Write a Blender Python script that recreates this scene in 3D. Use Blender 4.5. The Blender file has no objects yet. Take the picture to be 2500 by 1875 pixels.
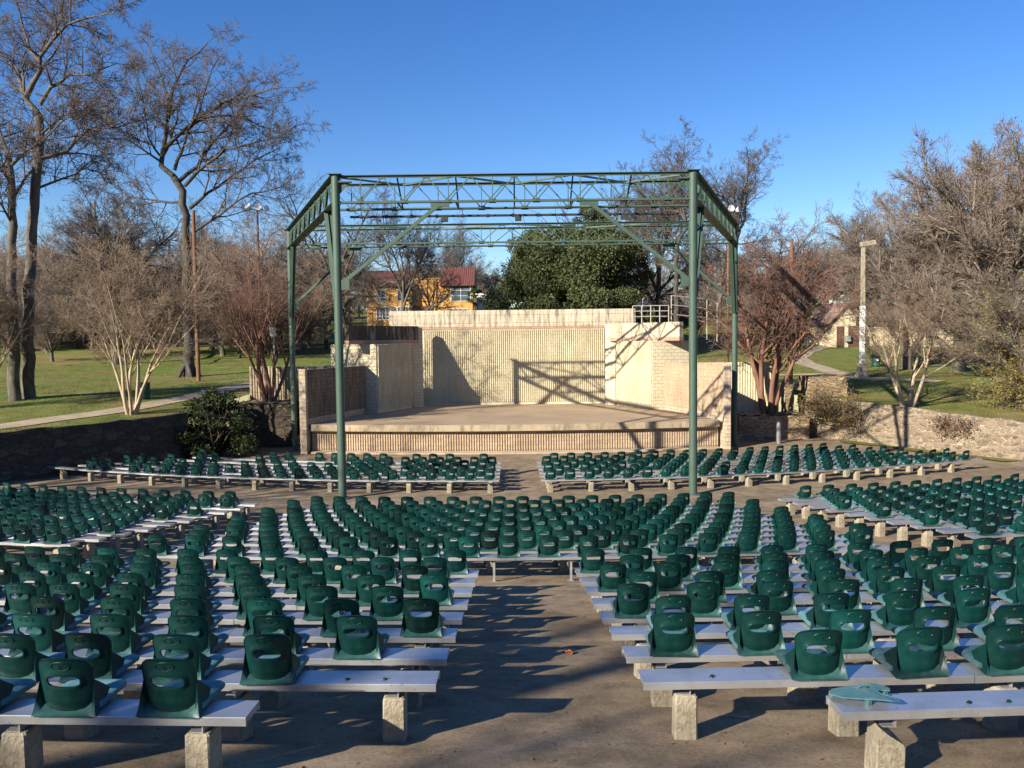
import bpy, math, random
import numpy as np
from mathutils import Vector, Matrix

random.seed(7)
sc = bpy.context.scene
COL = sc.collection
R = math.radians
U = 5.63                      # camera height above the flat ground in front of the stage
PITCH, ROLL, F = 3.03, 0.66, 2012.0   # degrees, degrees, focal length in 2500-px units
SUN_AZ = (0.735, 0.678)       # direction the shadows fall on plan
SUN_EL = 24.4
XC = 0.15                     # axis of the theatre

# ------------------------------------------------------------------ camera maths
CAMROT = Matrix.Rotation(R(90 - PITCH), 3, 'X') @ Matrix.Rotation(R(-ROLL), 3, 'Z')

def at(px, py, Y):
    """point of the scene at depth Y seen at pixel (px,py) of the 2500x1875 photograph (surveying helper)"""
    d = CAMROT @ Vector((px - 1250, 937.5 - py, -F))
    t = Y / d.y
    return Vector((d.x * t, Y, U + d.z * t))

# ------------------------------------------------------------------ ground profile
def rad_t(X, Y):
    return 76 - math.hypot(X - 0.6, 76 - Y)

def prof(t):
    t = min(t, 33.8)
    if t < 0:
        return U - 1.79 - 0.226 * t
    return U - (2.90 + .1915 * (t - 5.3) - .00336 * (t - 5.3) ** 2)

def bowl(X, Y):
    return prof(rad_t(X, Y))

def arcY(t, X):
    Rr = 76 - t
    return 76 - math.sqrt(max(Rr * Rr - (X - 0.6) ** 2, 1))

LY = [30, 36, 46, 57, 65, 82, 95, 115, 140, 200, 500]
LZ = [-3.95, -3.75, -3.12, -2.62, -2.15, -1.08, 0.0, 2.3, 4.2, 8.0, 16.0]

def lawn(X, Y):
    z = float(np.interp(Y, LY, LZ))
    z += 0.10 * math.sin(X * .21 + 1) * math.sin(Y * .17)
    z = U + z
    if Y < 34:
        k = min(1.0, (34 - Y) / 6)
        z = max(z, bowl(max(min(X, 24), -24), Y) + 1.3 * k)
    return z

# ------------------------------------------------------------------ object helpers
def link(o, parent=None):
    COL.objects.link(o)
    if parent is not None:
        o.parent = parent
    return o

def tag(o, label=None, cat=None, group=None, kind=None):
    if label:
        o['label'] = label
    if cat:
        o['category'] = cat
    if group:
        o['group'] = group
    if kind:
        o['kind'] = kind
    return o

def thing(name, label, cat, loc=(0, 0, 0), rz=0.0, group=None):
    o = bpy.data.objects.new(name, None)
    o.empty_display_size = .2
    o.location = loc
    o.rotation_euler = (0, 0, rz)
    link(o)
    return tag(o, label, cat, group)

def copy_tree(o, parent=None):
    c = o.copy()
    COL.objects.link(c)
    c.parent = parent
    for ch in o.children:
        copy_tree(ch, c)
    return c

class MB:
    def __init__(s):
        s.v, s.f, s.m = [], [], None
    def add(s, verts, faces):
        n = len(s.v)
        s.v += [tuple(v) for v in verts]
        s.f += [tuple(i + n for i in f) for f in faces]
        return s
    def box(s, x0, x1, y0, y1, z0, z1, M=None, taper=0.0, bev=0.0):
        if bev > 0:
            b = bev
            ring = lambda z, k: [(x0 + b + k, y0 + k, z), (x1 - b - k, y0 + k, z), (x1 - k, y0 + b + k, z), (x1 - k, y1 - b - k, z),
                                 (x1 - b - k, y1 - k, z), (x0 + b + k, y1 - k, z), (x0 + k, y1 - b - k, z), (x0 + k, y0 + b + k, z)]
            vs = ring(z0, 0) + ring(z1 - b, taper) + ring(z1, taper + b)
            fs = [tuple(reversed(range(8))), tuple(range(16, 24))]
            for a in (0, 8):
                for i in range(8):
                    j = (i + 1) % 8
                    fs.append((a + i, a + j, a + 8 + j, a + 8 + i))
        else:
            t = taper
            vs = [(x0, y0, z0), (x1, y0, z0), (x1, y1, z0), (x0, y1, z0), (x0 + t, y0 + t, z1), (x1 - t, y0 + t, z1), (x1 - t, y1 - t, z1), (x0 + t, y1 - t, z1)]
            fs = [(3, 2, 1, 0), (4, 5, 6, 7), (0, 1, 5, 4), (1, 2, 6, 5), (2, 3, 7, 6), (3, 0, 4, 7)]
        if M is not None:
            vs = [M @ Vector(v) for v in vs]
        return s.add(vs, fs)
    def bar(s, p, q, w, h=None, up=(0, 0, 1)):
        """rectangular bar from p to q, w across, h along up"""
        h = w if h is None else h
        p, q = Vector(p), Vector(q)
        d = (q - p).normalized()
        up = Vector(up)
        if abs(d.dot(up)) > .99:
            up = Vector((0, 1, 0))
        a = d.cross(up).normalized()
        b = a.cross(d).normalized()
        vs = []
        for c in (p, q):
            for i, j in ((-1, -1), (1, -1), (1, 1), (-1, 1)):
                vs.append(c + a * (w / 2 * i) + b * (h / 2 * j))
        return s.add(vs, [(3, 2, 1, 0), (4, 5, 6, 7), (0, 1, 5, 4), (1, 2, 6, 5), (2, 3, 7, 6), (3, 0, 4, 7)])
    def tube(s, pts, rad, n=8, cap=True):
        pts = [Vector(p) for p in pts]
        if not hasattr(rad, '__len__'):
            rad = [rad] * len(pts)
        vs, fs = [], []
        prev = None
        for i, p in enumerate(pts):
            d = (pts[min(i + 1, len(pts) - 1)] - pts[max(i - 1, 0)]).normalized()
            if prev is None:
                a = d.cross(Vector((0, 0, 1)))
                if a.length < .05:
                    a = d.cross(Vector((0, 1, 0)))
            else:
                a = prev - d * prev.dot(d)
            a.normalize()
            prev = a
            b = d.cross(a)
            for k in range(n):
                t = 2 * math.pi * k / n
                vs.append(p + (a * math.cos(t) + b * math.sin(t)) * rad[i])
        for i in range(len(pts) - 1):
            for k in range(n):
                j = (k + 1) % n
                fs.append((i * n + k, i * n + j, (i + 1) * n + j, (i + 1) * n + k))
        if cap:
            fs.append(tuple(reversed(range(n))))
            m = (len(pts) - 1) * n
            fs.append(tuple(range(m, m + n)))
        return s.add(vs, fs)
    def lathe(s, prof_, n=20, c=(0, 0)):
        vs, fs = [], []
        for r, z in prof_:
            for k in range(n):
                t = 2 * math.pi * k / n
                vs.append((c[0] + r * math.cos(t), c[1] + r * math.sin(t), z))
        for i in range(len(prof_) - 1):
            for k in range(n):
                j = (k + 1) % n
                fs.append((i * n + k, i * n + j, (i + 1) * n + j, (i + 1) * n + k))
        fs.append(tuple(reversed(range(n))))
        m = (len(prof_) - 1) * n
        fs.append(tuple(range(m, m + n)))
        return s.add(vs, fs)
    def prism(s, poly, z0, z1):
        n = len(poly)
        vs = [(x, y, z0) for x, y in poly] + [(x, y, z1) for x, y in poly]
        fs = [tuple(reversed(range(n))), tuple(range(n, 2 * n))] + [(i, (i + 1) % n, n + (i + 1) % n, n + i) for i in range(n)]
        return s.add(vs, fs)
    def grid(s, P, nu, nv, flip=False):
        """P(i,j) for i<=nu, j<=nv"""
        vs = [P(i, j) for j in range(nv + 1) for i in range(nu + 1)]
        fs = []
        for j in range(nv):
            for i in range(nu):
                a = j * (nu + 1) + i
                f = (a, a + 1, a + nu + 2, a + nu + 1)
                fs.append(tuple(reversed(f)) if flip else f)
        return s.add(vs, fs)
    def mesh(s, name, mat=None, smooth=False):
        me = bpy.data.meshes.new(name)
        me.from_pydata(s.v, [], s.f)
        if smooth:
            me.polygons.foreach_set('use_smooth', [True] * len(me.polygons))
        if mat:
            me.materials.append(mat)
        me.update()
        return me
    def build(s, name, mat=None, parent=None, smooth=False, sharp=None):
        me = s.mesh(name, mat, smooth)
        if smooth and sharp:
            me.set_sharp_from_angle(angle=R(sharp))
        return link(bpy.data.objects.new(name, me), parent)

def np_mesh(name, V, Fq, mat, smooth=False, tri=False):
    me = bpy.data.meshes.new(name)
    k = 3 if tri else 4
    n = len(Fq)
    me.vertices.add(len(V))
    me.vertices.foreach_set('co', np.ascontiguousarray(V, dtype=np.float32).ravel())
    me.loops.add(n * k)
    me.loops.foreach_set('vertex_index', np.ascontiguousarray(Fq, dtype=np.int32).ravel())
    me.polygons.add(n)
    me.polygons.foreach_set('loop_start', np.arange(0, n * k, k, dtype=np.int32))
    me.polygons.foreach_set('loop_total', np.full(n, k, dtype=np.int32))
    if smooth:
        me.polygons.foreach_set('use_smooth', np.ones(n, dtype=bool))
    me.update(calc_edges=True)
    if mat:
        me.materials.append(mat)
    return me

# ------------------------------------------------------------------ materials
class NT:
    def __init__(s, name):
        s.mat = bpy.data.materials.new(name)
        s.mat.use_nodes = True
        s.t = s.mat.node_tree
        s.n = s.t.nodes
        s.p = s.n['Principled BSDF']
        s.tc = s.n.new('ShaderNodeTexCoord')
    def l(s, a, b):
        s.t.links.new(a, b)
    def noise(s, scale, detail=6, rough=.55, vec=None, stretch=None, dist=0):
        nd = s.n.new('ShaderNodeTexNoise')
        nd.inputs['Scale'].default_value = scale
        nd.inputs['Detail'].default_value = detail
        nd.inputs['Roughness'].default_value = rough
        nd.inputs['Distortion'].default_value = dist
        v = vec if vec is not None else s.tc.outputs['Object']
        if stretch:
            mp = s.n.new('ShaderNodeMapping')
            mp.inputs['Scale'].default_value = stretch
            s.l(v, mp.inputs['Vector'])
            v = mp.outputs['Vector']
        s.l(v, nd.inputs['Vector'])
        return nd.outputs['Fac']
    def ramp(s, fac, stops):
        r = s.n.new('ShaderNodeValToRGB')
        e = r.color_ramp.elements
        while len(e) < len(stops):
            e.new(.5)
        for i, (p, c) in enumerate(stops):
            e[i].position = p
            e[i].color = (c, c, c, 1) if not hasattr(c, '__len__') else (*c, 1)
        s.l(fac, r.inputs['Fac'])
        return r.outputs['Color']
    def mix(s, fac, a, b, mode='MIX'):
        m = s.n.new('ShaderNodeMix')
        m.data_type = 'RGBA'
        m.blend_type = mode
        for sock, val in ((m.inputs['Factor'], fac), (m.inputs[6], a), (m.inputs[7], b)):
            if isinstance(val, bpy.types.NodeSocket):
                s.l(val, sock)
            elif hasattr(val, '__len__'):
                sock.default_value = (*val, 1)
            else:
                sock.default_value = val
        return m.outputs[2]
    def math(s, op, a, b=0.0):
        m = s.n.new('ShaderNodeMath')
        m.operation = op
        for sock, val in ((m.inputs[0], a), (m.inputs[1], b)):
            if isinstance(val, bpy.types.NodeSocket):
                s.l(val, sock)
            else:
                sock.default_value = val
        return m.outputs[0]
    def bump(s, h, strength=.4, dist=.02):
        b = s.n.new('ShaderNodeBump')
        b.inputs['Strength'].default_value = strength
        b.inputs['Distance'].default_value = dist
        s.l(h, b.inputs['Height'])
        s.l(b.outputs['Normal'], s.p.inputs['Normal'])
    def rand(s):
        oi = s.n.new('ShaderNodeObjectInfo')
        return oi.outputs['Random']
    def out(s, col, rough=.8, metal=0.0, spec=.5):
        if isinstance(col, bpy.types.NodeSocket):
            s.l(col, s.p.inputs['Base Color'])
        else:
            s.p.inputs['Base Color'].default_value = (*col, 1)
        if isinstance(rough, bpy.types.NodeSocket):
            s.l(rough, s.p.inputs['Roughness'])
        else:
            s.p.inputs['Roughness'].default_value = rough
        s.p.inputs['Metallic'].default_value = metal
        s.p.inputs['Specular IOR Level'].default_value = spec
        return s.mat

def simple(name, c0, c1, scale=3.0, rough=.8, metal=0.0, bump=.0, bscale=None, spec=.4, detail=6):
    n = NT(name)
    f = n.noise(scale, detail)
    col = n.ramp(f, [(.3, c0), (.7, c1)])
    if bump:
        n.bump(n.noise(bscale or scale * 4, 8), bump, .02)
    return n.out(col, rough, metal, spec)

def xz(n):
    """wall coordinates: (x, z, 0) of the object"""
    sp = n.n.new('ShaderNodeSeparateXYZ')
    n.l(n.tc.outputs['Object'], sp.inputs[0])
    cb = n.n.new('ShaderNodeCombineXYZ')
    n.l(sp.outputs['X'], cb.inputs['X'])
    n.l(sp.outputs['Z'], cb.inputs['Y'])
    return cb.outputs[0], sp

def block_mat(name, c0, c1, joint, bw=.4, bh=.2, stain=.0, rough=.9, bumpd=.02, mort=.012, fixed=None):
    n = NT(name)
    v, sp = xz(n)
    br = n.n.new('ShaderNodeTexBrick')
    n.l(v, br.inputs['Vector'])
    br.inputs['Scale'].default_value = 1.0
    br.inputs['Brick Width'].default_value = bw
    br.inputs['Row Height'].default_value = bh
    br.inputs['Mortar Size'].default_value = mort
    br.inputs['Mortar Smooth'].default_value = .3
    br.inputs['Color1'].default_value = (*c0, 1)
    br.inputs['Color2'].default_value = (*c1, 1)
    br.inputs['Mortar'].default_value = (*joint, 1)
    if fixed is not None:
        br.offset = fixed
    nz = n.noise(9, 8)
    col = n.mix(.55, br.outputs['Color'], n.ramp(nz, [(.25, .55), (.75, 1.25)]), 'MULTIPLY')
    big = n.noise(.7, 5)
    col = n.mix(.5, col, n.ramp(big, [(.3, (.72, .66, .6)), (.7, (1.1, 1.1, 1.1))]), 'MULTIPLY')
    if stain:
        st = n.noise(5, 6, .6, stretch=(1, 1, .12))
        lo_ = .47 if stain < 1 else .3
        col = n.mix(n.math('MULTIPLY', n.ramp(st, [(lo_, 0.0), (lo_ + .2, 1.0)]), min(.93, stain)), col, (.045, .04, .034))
    h = n.math('ADD', n.math('MULTIPLY', nz, .7), n.math('MULTIPLY', br.outputs['Fac'], -.9))
    n.bump(h, .7, bumpd)
    return n.out(col, rough, 0, .2)

def stone_mat(name, c0, c1, c2, mortar, scale=2.4, stretch=(1, 1, 2.0), mw=.06, bumpd=.04):
    n = NT(name)
    mp = n.n.new('ShaderNodeMapping')
    mp.inputs['Scale'].default_value = stretch
    w = n.n.new('ShaderNodeTexNoise')
    w.inputs['Scale'].default_value = 1.6
    n.l(n.tc.outputs['Object'], w.inputs['Vector'])
    ad = n.n.new('ShaderNodeMixRGB')
    ad.blend_type = 'ADD'
    ad.inputs[0].default_value = .35
    n.l(n.tc.outputs['Object'], ad.inputs[1])
    n.l(w.outputs['Color'], ad.inputs[2])
    n.l(ad.outputs[0], mp.inputs['Vector'])
    vo = n.n.new('ShaderNodeTexVoronoi')
    vo.feature = 'DISTANCE_TO_EDGE'
    vc = n.n.new('ShaderNodeTexVoronoi')
    for q in (vo, vc):
        q.inputs['Scale'].default_value = scale
        n.l(mp.outputs[0], q.inputs['Vector'])
    sep = n.n.new('ShaderNodeSeparateColor')
    n.l(vc.outputs['Color'], sep.inputs[0])
    col = n.ramp(sep.outputs[0], [(.1, c0), (.5, c1), (.9, c2)])
    nz = n.noise(7, 8)
    col = n.mix(.6, col, n.ramp(nz, [(.25, .5), (.75, 1.3)]), 'MULTIPLY')
    e = n.ramp(vo.outputs['Distance'], [(0.0, 0.0), (mw, 1.0)])
    col = n.mix(e, mortar, col)
    n.bump(n.math('ADD', e, n.math('MULTIPLY', nz, .8)), .8, bumpd)
    return n.out(col, .92, 0, .2)

M = {}
# bowl floor: worn brown-grey concrete
n = NT('worn_concrete_floor')
f1, f2, f3 = n.noise(.35, 6, .6), n.noise(2.2, 8, .65), n.noise(38, 6, .7)
c = n.ramp(f1, [(.3, (.195, .138, .082)), (.5, (.272, .199, .122)), (.72, (.365, .278, .18))])
c = n.mix(.85, c, n.ramp(f2, [(.32, .5), (.6, 1.15)]), 'MULTIPLY')
f5 = n.noise(.8, 7, .7, dist=1.2)
c = n.mix(n.ramp(f5, [(.58, 0.0), (.75, .4)]), c, (.11, .085, .06))
vc = n.n.new('ShaderNodeTexVoronoi'); vc.feature = 'DISTANCE_TO_EDGE'; vc.inputs['Scale'].default_value = .33
wv = n.n.new('ShaderNodeMixRGB'); wv.blend_type = 'ADD'; wv.inputs[0].default_value = .5
nc = n.n.new('ShaderNodeTexNoise'); nc.inputs['Scale'].default_value = 1.3; nc.inputs['Detail'].default_value = 6
n.l(n.tc.outputs['Object'], nc.inputs['Vector']); n.l(n.tc.outputs['Object'], wv.inputs[1]); n.l(nc.outputs['Color'], wv.inputs[2]); n.l(wv.outputs[0], vc.inputs['Vector'])
c = n.mix(n.ramp(vc.outputs['Distance'], [(0.0, .3), (.005, 0.0)]), c, (.10, .08, .06))
sp2 = n.noise(70, 2, .4)
c = n.mix(n.ramp(sp2, [(.70, 0.0), (.74, .6)]), c, (.55, .5, .42))
c = n.mix(.75, c, n.ramp(f3, [(.32, .55), (.6, 1.15)]), 'MULTIPLY')
sp_ = n.noise(16, 3, .5)
c = n.mix(n.ramp(sp_, [(.68, 0.0), (.73, .55)]), c, (.10, .08, .06))
n.bump(n.math('ADD', n.math('MULTIPLY', f3, .6), f2), .5, .012)
M['floor'] = n.out(c, .9, 0, .25)

n = NT('winter_lawn')
f1, f2, f3 = n.noise(.09, 5, .6), n.noise(.9, 8, .7), n.noise(14, 6, .75)
c = n.ramp(f1, [(.34, (.29, .24, .11)), (.45, (.20, .22, .068)), (.6, (.13, .21, .044)), (.74, (.25, .225, .095))])
f6 = n.noise(.33, 8, .72, dist=.6)
c = n.mix(n.ramp(f6, [(.46, 0.0), (.66, .8)]), c, (.25, .175, .085))
c = n.mix(.85, c, n.ramp(f2, [(.3, (.7, .55, .42)), (.66, (1.25, 1.25, 1.05))]), 'MULTIPLY')
c = n.mix(.9, c, n.ramp(f3, [(.3, .4), (.65, 1.3)]), 'MULTIPLY')
lf = n.noise(7, 3, .5)
c = n.mix(n.ramp(lf, [(.6, 0.0), (.68, .75)]), c, (.25, .155, .08))
n.bump(n.math('ADD', f3, f2), .9, .08)
M['lawn'] = n.out(c, .95, 0, .15)
M['litter'] = simple('leaf_litter', (.12, .055, .03), (.26, .13, .07), 3, .95, bump=.8, bscale=12)
M['path'] = simple('concrete_path', (.34, .26, .17), (.45, .355, .245), 1.2, .9, bump=.3, bscale=20)
M['soil'] = simple('planter_soil', (.13, .10, .06), (.25, .19, .11), 4, .95, bump=.8, bscale=14)

cream, cream2 = (.65, .58, .41), (.71, .64, .46)
M['block_cream'] = block_mat('cream_blocks', cream, cream2, (.48, .38, .24), .4, .2)
M['block_cap'] = block_mat('stained_cap_blocks', (.60, .52, .38), (.66, .575, .43), (.36, .30, .22), .4, .52, stain=.8, fixed=0.0, mort=.008)
M['block_fascia'] = block_mat('stained_fascia_blocks', (.58, .48, .34), (.66, .56, .40), (.38, .31, .22), .8, .55, stain=.6, mort=.008)
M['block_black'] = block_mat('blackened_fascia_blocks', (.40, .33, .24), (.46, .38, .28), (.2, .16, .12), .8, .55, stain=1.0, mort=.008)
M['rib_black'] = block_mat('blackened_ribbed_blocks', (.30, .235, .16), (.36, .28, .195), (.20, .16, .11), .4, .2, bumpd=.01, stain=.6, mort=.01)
M['block_red'] = block_mat('reddish_blocks', (.42, .28, .20), (.50, .35, .255), (.33, .22, .16), .8, .4, stain=.2, mort=.008)
M['block_pink'] = block_mat('pinkish_blocks', (.53, .42, .295), (.60, .49, .355), (.37, .28, .20), .4, .2, stain=.35)
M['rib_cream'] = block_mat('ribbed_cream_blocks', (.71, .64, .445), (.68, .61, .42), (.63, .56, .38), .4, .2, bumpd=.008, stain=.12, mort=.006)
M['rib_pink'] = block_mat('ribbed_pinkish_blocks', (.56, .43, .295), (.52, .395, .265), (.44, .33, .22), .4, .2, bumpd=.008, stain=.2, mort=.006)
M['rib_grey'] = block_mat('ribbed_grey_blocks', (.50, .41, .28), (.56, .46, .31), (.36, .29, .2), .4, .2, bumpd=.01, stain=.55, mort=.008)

n = NT('stage_floor_concrete')
c = n.ramp(n.noise(.5, 7, .6), [(.3, (.33, .235, .145)), (.7, (.46, .335, .21))])
c = n.mix(.4, c, n.ramp(n.noise(6, 8, .7), [(.3, .7), (.7, 1.15)]), 'MULTIPLY')
M['stagefloor'] = n.out(c, .75, 0, .3)
n = NT('stage_edge_concrete')
c = n.ramp(n.noise(.9, 7, .6), [(.3, (.30, .235, .15)), (.7, (.48, .38, .25))])
c = n.mix(n.ramp(n.noise(4, 6, .6, stretch=(1, 1, .3)), [(.48, 0.0), (.72, .75)]), c, (.12, .105, .075))
n.bump(n.noise(25, 6), .4, .01)
M['stageedge'] = n.out(c, .9, 0, .2)

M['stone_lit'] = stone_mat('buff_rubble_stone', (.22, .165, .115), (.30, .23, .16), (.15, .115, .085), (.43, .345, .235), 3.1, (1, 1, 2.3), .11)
M['stone_shade_toned'] = stone_mat('shade_toned_rubble_stone', (.085, .065, .047), (.06, .05, .04), (.12, .09, .062), (.055, .045, .034), 2.0, (1, 1, 2.0), .06)  # stone of the left side, its shade worked into the darker colour
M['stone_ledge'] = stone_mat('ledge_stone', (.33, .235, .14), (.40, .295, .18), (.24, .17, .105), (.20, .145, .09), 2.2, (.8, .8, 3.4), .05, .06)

# painted steel
n = NT('green_painted_steel')
f1 = n.noise(1.4, 7, .6)
c = n.ramp(f1, [(.3, (.045, .080, .056)), (.7, (.066, .108, .078))])
c = n.mix(n.ramp(n.noise(9, 6, .65, stretch=(1, 1, .35)), [(.62, 0.0), (.74, .5)]), c, (.15, .13, .08))
n.bump(n.noise(40, 4), .15, .003)
M['steel'] = n.out(c, .55, 0, .45)
M['darkpipe'] = simple('dark_pipe', (.02, .025, .024), (.045, .05, .047), 5, .5)

# seats
def seat_mat(name, c0, c1, fade, trans):
    n = NT(name)
    f = n.noise(6, 6, .6)
    c = n.ramp(f, [(.3, c0), (.7, c1)])
    rv = n.rand()
    at_ = n.n.new('ShaderNodeAttribute'); at_.attribute_name = 'tint'
    rv = n.math('FRACT', n.math('ADD', rv, at_.outputs['Fac']))
    c = n.mix(.8, c, n.ramp(rv, [(0.0, .25), (.10, .35), (.14, .8), (.8, 1.05), (.93, 1.3), (1.0, 1.9)]), 'MULTIPLY')
    c = n.mix(n.math('MULTIPLY', n.ramp(n.noise(14, 7, .7), [(.5, 0.0), (.8, 1.0)]), fade), c, (.22, .34, .31))
    n.bump(n.noise(180, 3), .12, .002)
    n.out(c, n.ramp(f, [(.3, .33), (.7, .5)]), 0, .32)
    if trans:
        tr = n.n.new('ShaderNodeBsdfTranslucent')
        tr.inputs['Color'].default_value = (.01, .30, .17, 1)
        mx = n.n.new('ShaderNodeMixShader')
        mx.inputs[0].default_value = trans
        n.l(n.p.outputs[0], mx.inputs[1])
        n.l(tr.outputs[0], mx.inputs[2])
        n.l(mx.outputs[0], n.n['Material Output'].inputs['Surface'])
    return n.mat
M['seat_back'] = seat_mat('dark_green_plastic', (.001, .025, .0215), (.003, .037, .032), .035, .085)
M['seat_pan'] = seat_mat('faded_green_plastic', (.055, .14, .15), (.10, .21, .22), .3, 0)
M['seat_flange'] = seat_mat('faded_green_flange', (.016, .062, .057), (.034, .098, .09), .12, 0)

n = NT('mill_aluminium')
f = n.noise(3, 6, .6, stretch=(.25, 1, 1))
c = n.ramp(f, [(.3, (.54, .54, .54)), (.7, (.70, .70, .70))])
c = n.mix(n.ramp(n.noise(4, 8, .7), [(.5, 0.0), (.75, .6)]), c, (.38, .35, .31))
c = n.mix(n.ramp(n.noise(24, 3, .5), [(.68, 0.0), (.74, .6)]), c, (.25, .22, .19))
n.bump(n.noise(60, 3, .5, stretch=(.05, 1, 1)), .08, .002)
M['alu'] = n.out(c, n.ramp(f, [(.3, .30), (.7, .48)]), .78, .5)
M['bracket'] = simple('galvanised_steel', (.33, .33, .33), (.48, .48, .47), 9, .5, .6)
n = NT('post_concrete')
f = n.noise(6, 8, .65)
c = n.ramp(f, [(.28, (.20, .165, .11)), (.5, (.34, .29, .205)), (.75, (.47, .41, .30))])
c = n.mix(n.ramp(n.noise(3, 7, .6, stretch=(1, 1, .4)), [(.5, 0.0), (.72, .75)]), c, (.11, .09, .06))
c = n.mix(n.ramp(n.noise(45, 4, .6), [(.62, 0.0), (.7, .6)]), c, (.52, .48, .39))
n.bump(n.math('ADD', f, n.noise(30, 6)), .8, .02)
M['post'] = n.out(c, .92, 0, .2)

# vegetation
def bark(name, c0, c1, scale=5):
    n = NT(name)
    f = n.noise(scale, 8, .65, stretch=(1, 1, .35))
    c = n.ramp(f, [(.3, c0), (.7, c1)])
    n.bump(f, .9, .05)
    return n.out(c, .9, 0, .15)
M['bark_grey'] = bark('grey_bark', (.055, .046, .037), (.19, .165, .135))
M['bark_dark'] = bark('dark_bark', (.055, .043, .033), (.13, .105, .08))
M['bark_oak'] = bark('dark_oak_bark', (.04, .034, .028), (.12, .105, .088))
M['bark_tan'] = bark('tan_bark', (.30, .22, .14), (.50, .40, .27), 3)
M['bark_red'] = bark('red_brown_bark', (.14, .07, .045), (.27, .15, .10), 3)
M['bark_palm'] = bark('palm_bark', (.07, .055, .04), (.15, .12, .085))
def twig(name, c):
    n = NT(name)
    r = n.noise(1.2, 2)
    return n.out(n.ramp(r, [(.3, tuple(x * .75 for x in c)), (.7, tuple(x * 1.2 for x in c))]), .9, 0, .1)
M['twig_grey'] = twig('grey_brown_twigs', (.125, .10, .085))
M['twig_brown'] = twig('brown_twigs', (.25, .20, .16))
M['twig_red'] = twig('reddish_twigs', (.21, .125, .092))
M['twig_tan'] = twig('tan_twigs', (.225, .165, .115))
def leaf(name, c0, c1, scale=1.0, trans=.25):
    n = NT(name)
    c = n.ramp(n.noise(scale, 5, .7), [(.3, c0), (.7, c1)])
    n.out(c, .55, 0, .3)
    tr = n.n.new('ShaderNodeBsdfTranslucent')
    n.l(c, tr.inputs['Color'])
    mx = n.n.new('ShaderNodeMixShader')
    mx.inputs[0].default_value = trans
    n.l(n.p.outputs[0], mx.inputs[1])
    n.l(tr.outputs[0], mx.inputs[2])
    n.l(mx.outputs[0], n.n['Material Output'].inputs['Surface'])
    return n.mat
M['leaf_oak'] = leaf('evergreen_leaves', (.06, .078, .027), (.135, .15, .058))
M['leaf_bush'] = leaf('dark_bush_leaves', (.02, .035, .010), (.05, .065, .02))
M['leaf_rust'] = leaf('rust_leaves', (.20, .10, .04), (.30, .17, .06), 2)
M['leaf_yellow'] = leaf('yellow_green_leaves', (.27, .20, .05), (.24, .24, .06), 2)
M['leaf_dry'] = leaf('dry_brown_leaves', (.14, .085, .05), (.24, .15, .08), 2)
M['leaf_olive'] = leaf('olive_shrub_leaves', (.12, .10, .04), (.24, .16, .055), 2)
M['leaf_palm'] = leaf('palm_leaves', (.02, .045, .018), (.045, .075, .03), 2)
# misc
M['white'] = simple('white_paint', (.70, .70, .68), (.80, .80, .78), 4, .6)
M['grey_metal'] = simple('grey_metal', (.34, .34, .34), (.46, .46, .45), 4, .45, .5)
M['dark_metal'] = simple('dark_grey_metal', (.13, .125, .12), (.2, .19, .18), 4, .5, .3)
M['rail'] = simple('weathered_railing', (.42, .36, .31), (.55, .48, .42), 4, .6, .2)
M['bin'] = simple('dark_green_barrel', (.015, .06, .045), (.03, .09, .07), 4, .5)
M['yellow_stucco'] = simple('ochre_stucco', (.56, .285, .075), (.64, .345, .10), 1.5, .9, bump=.2)
M['beige_stucco'] = simple('beige_stucco', (.56, .46, .29), (.64, .53, .36), 1.5, .9, bump=.2)
M['white_wall'] = simple('white_siding', (.68, .67, .63), (.76, .75, .71), 1.5, .8)
M['brick_wall'] = block_mat('red_brick', (.36, .16, .10), (.42, .22, .14), (.4, .32, .25), .22, .075)
M['tile'] = simple('red_roof_tiles', (.10, .032, .026), (.17, .06, .045), 2.5, .8)
M['tile_pink'] = simple('faded_roof_tiles', (.27, .165, .125), (.36, .235, .18), 2.5, .85)
M['glass'] = simple('window_glass', (.04, .05, .06), (.12, .15, .17), 2, .12, spec=.6)
M['door'] = simple('brown_door', (.09, .045, .03), (.13, .07, .045), 3, .7)
M['pole_wood'] = bark('brown_pole_wood', (.16, .075, .045), (.25, .13, .08), 3)
M['orange'] = simple('orange_leaf', (.55, .12, .02), (.68, .2, .04), 20, .7)
M['rope'] = simple('grey_twig', (.3, .25, .19), (.42, .36, .28), 20, .9)
# ------------------------------------------------------------------ the ground
_lawn0 = lawn
def lawn(X, Y):
    k = max(0.0, min(1.0, (70 - Y) / 20))
    return _lawn0(X, Y) - .012 * max(-24, min(24, X)) * k

def ground_at(px, py, fn=None, y0=8, y1=400):
    """where the line of sight through a pixel meets the lawn (or the bowl)"""
    fn = fn or lawn
    Y = y0
    while Y < y1:
        p = at(px, py, Y)
        if p.z <= fn(p.x, p.y):
            return Vector((p.x, p.y, fn(p.x, p.y)))
        Y += .1
    return at(px, py, y1)

m = MB()
xs = np.concatenate([np.linspace(-34, 34, 69)])
ys = np.concatenate([np.linspace(-22, 56, 118)])
m.grid(lambda i, j: (xs[i], ys[j], bowl(xs[i], ys[j])), len(xs) - 1, len(ys) - 1)
o = m.build('ground', M['floor'], smooth=True)
tag(o, kind='structure')

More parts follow.
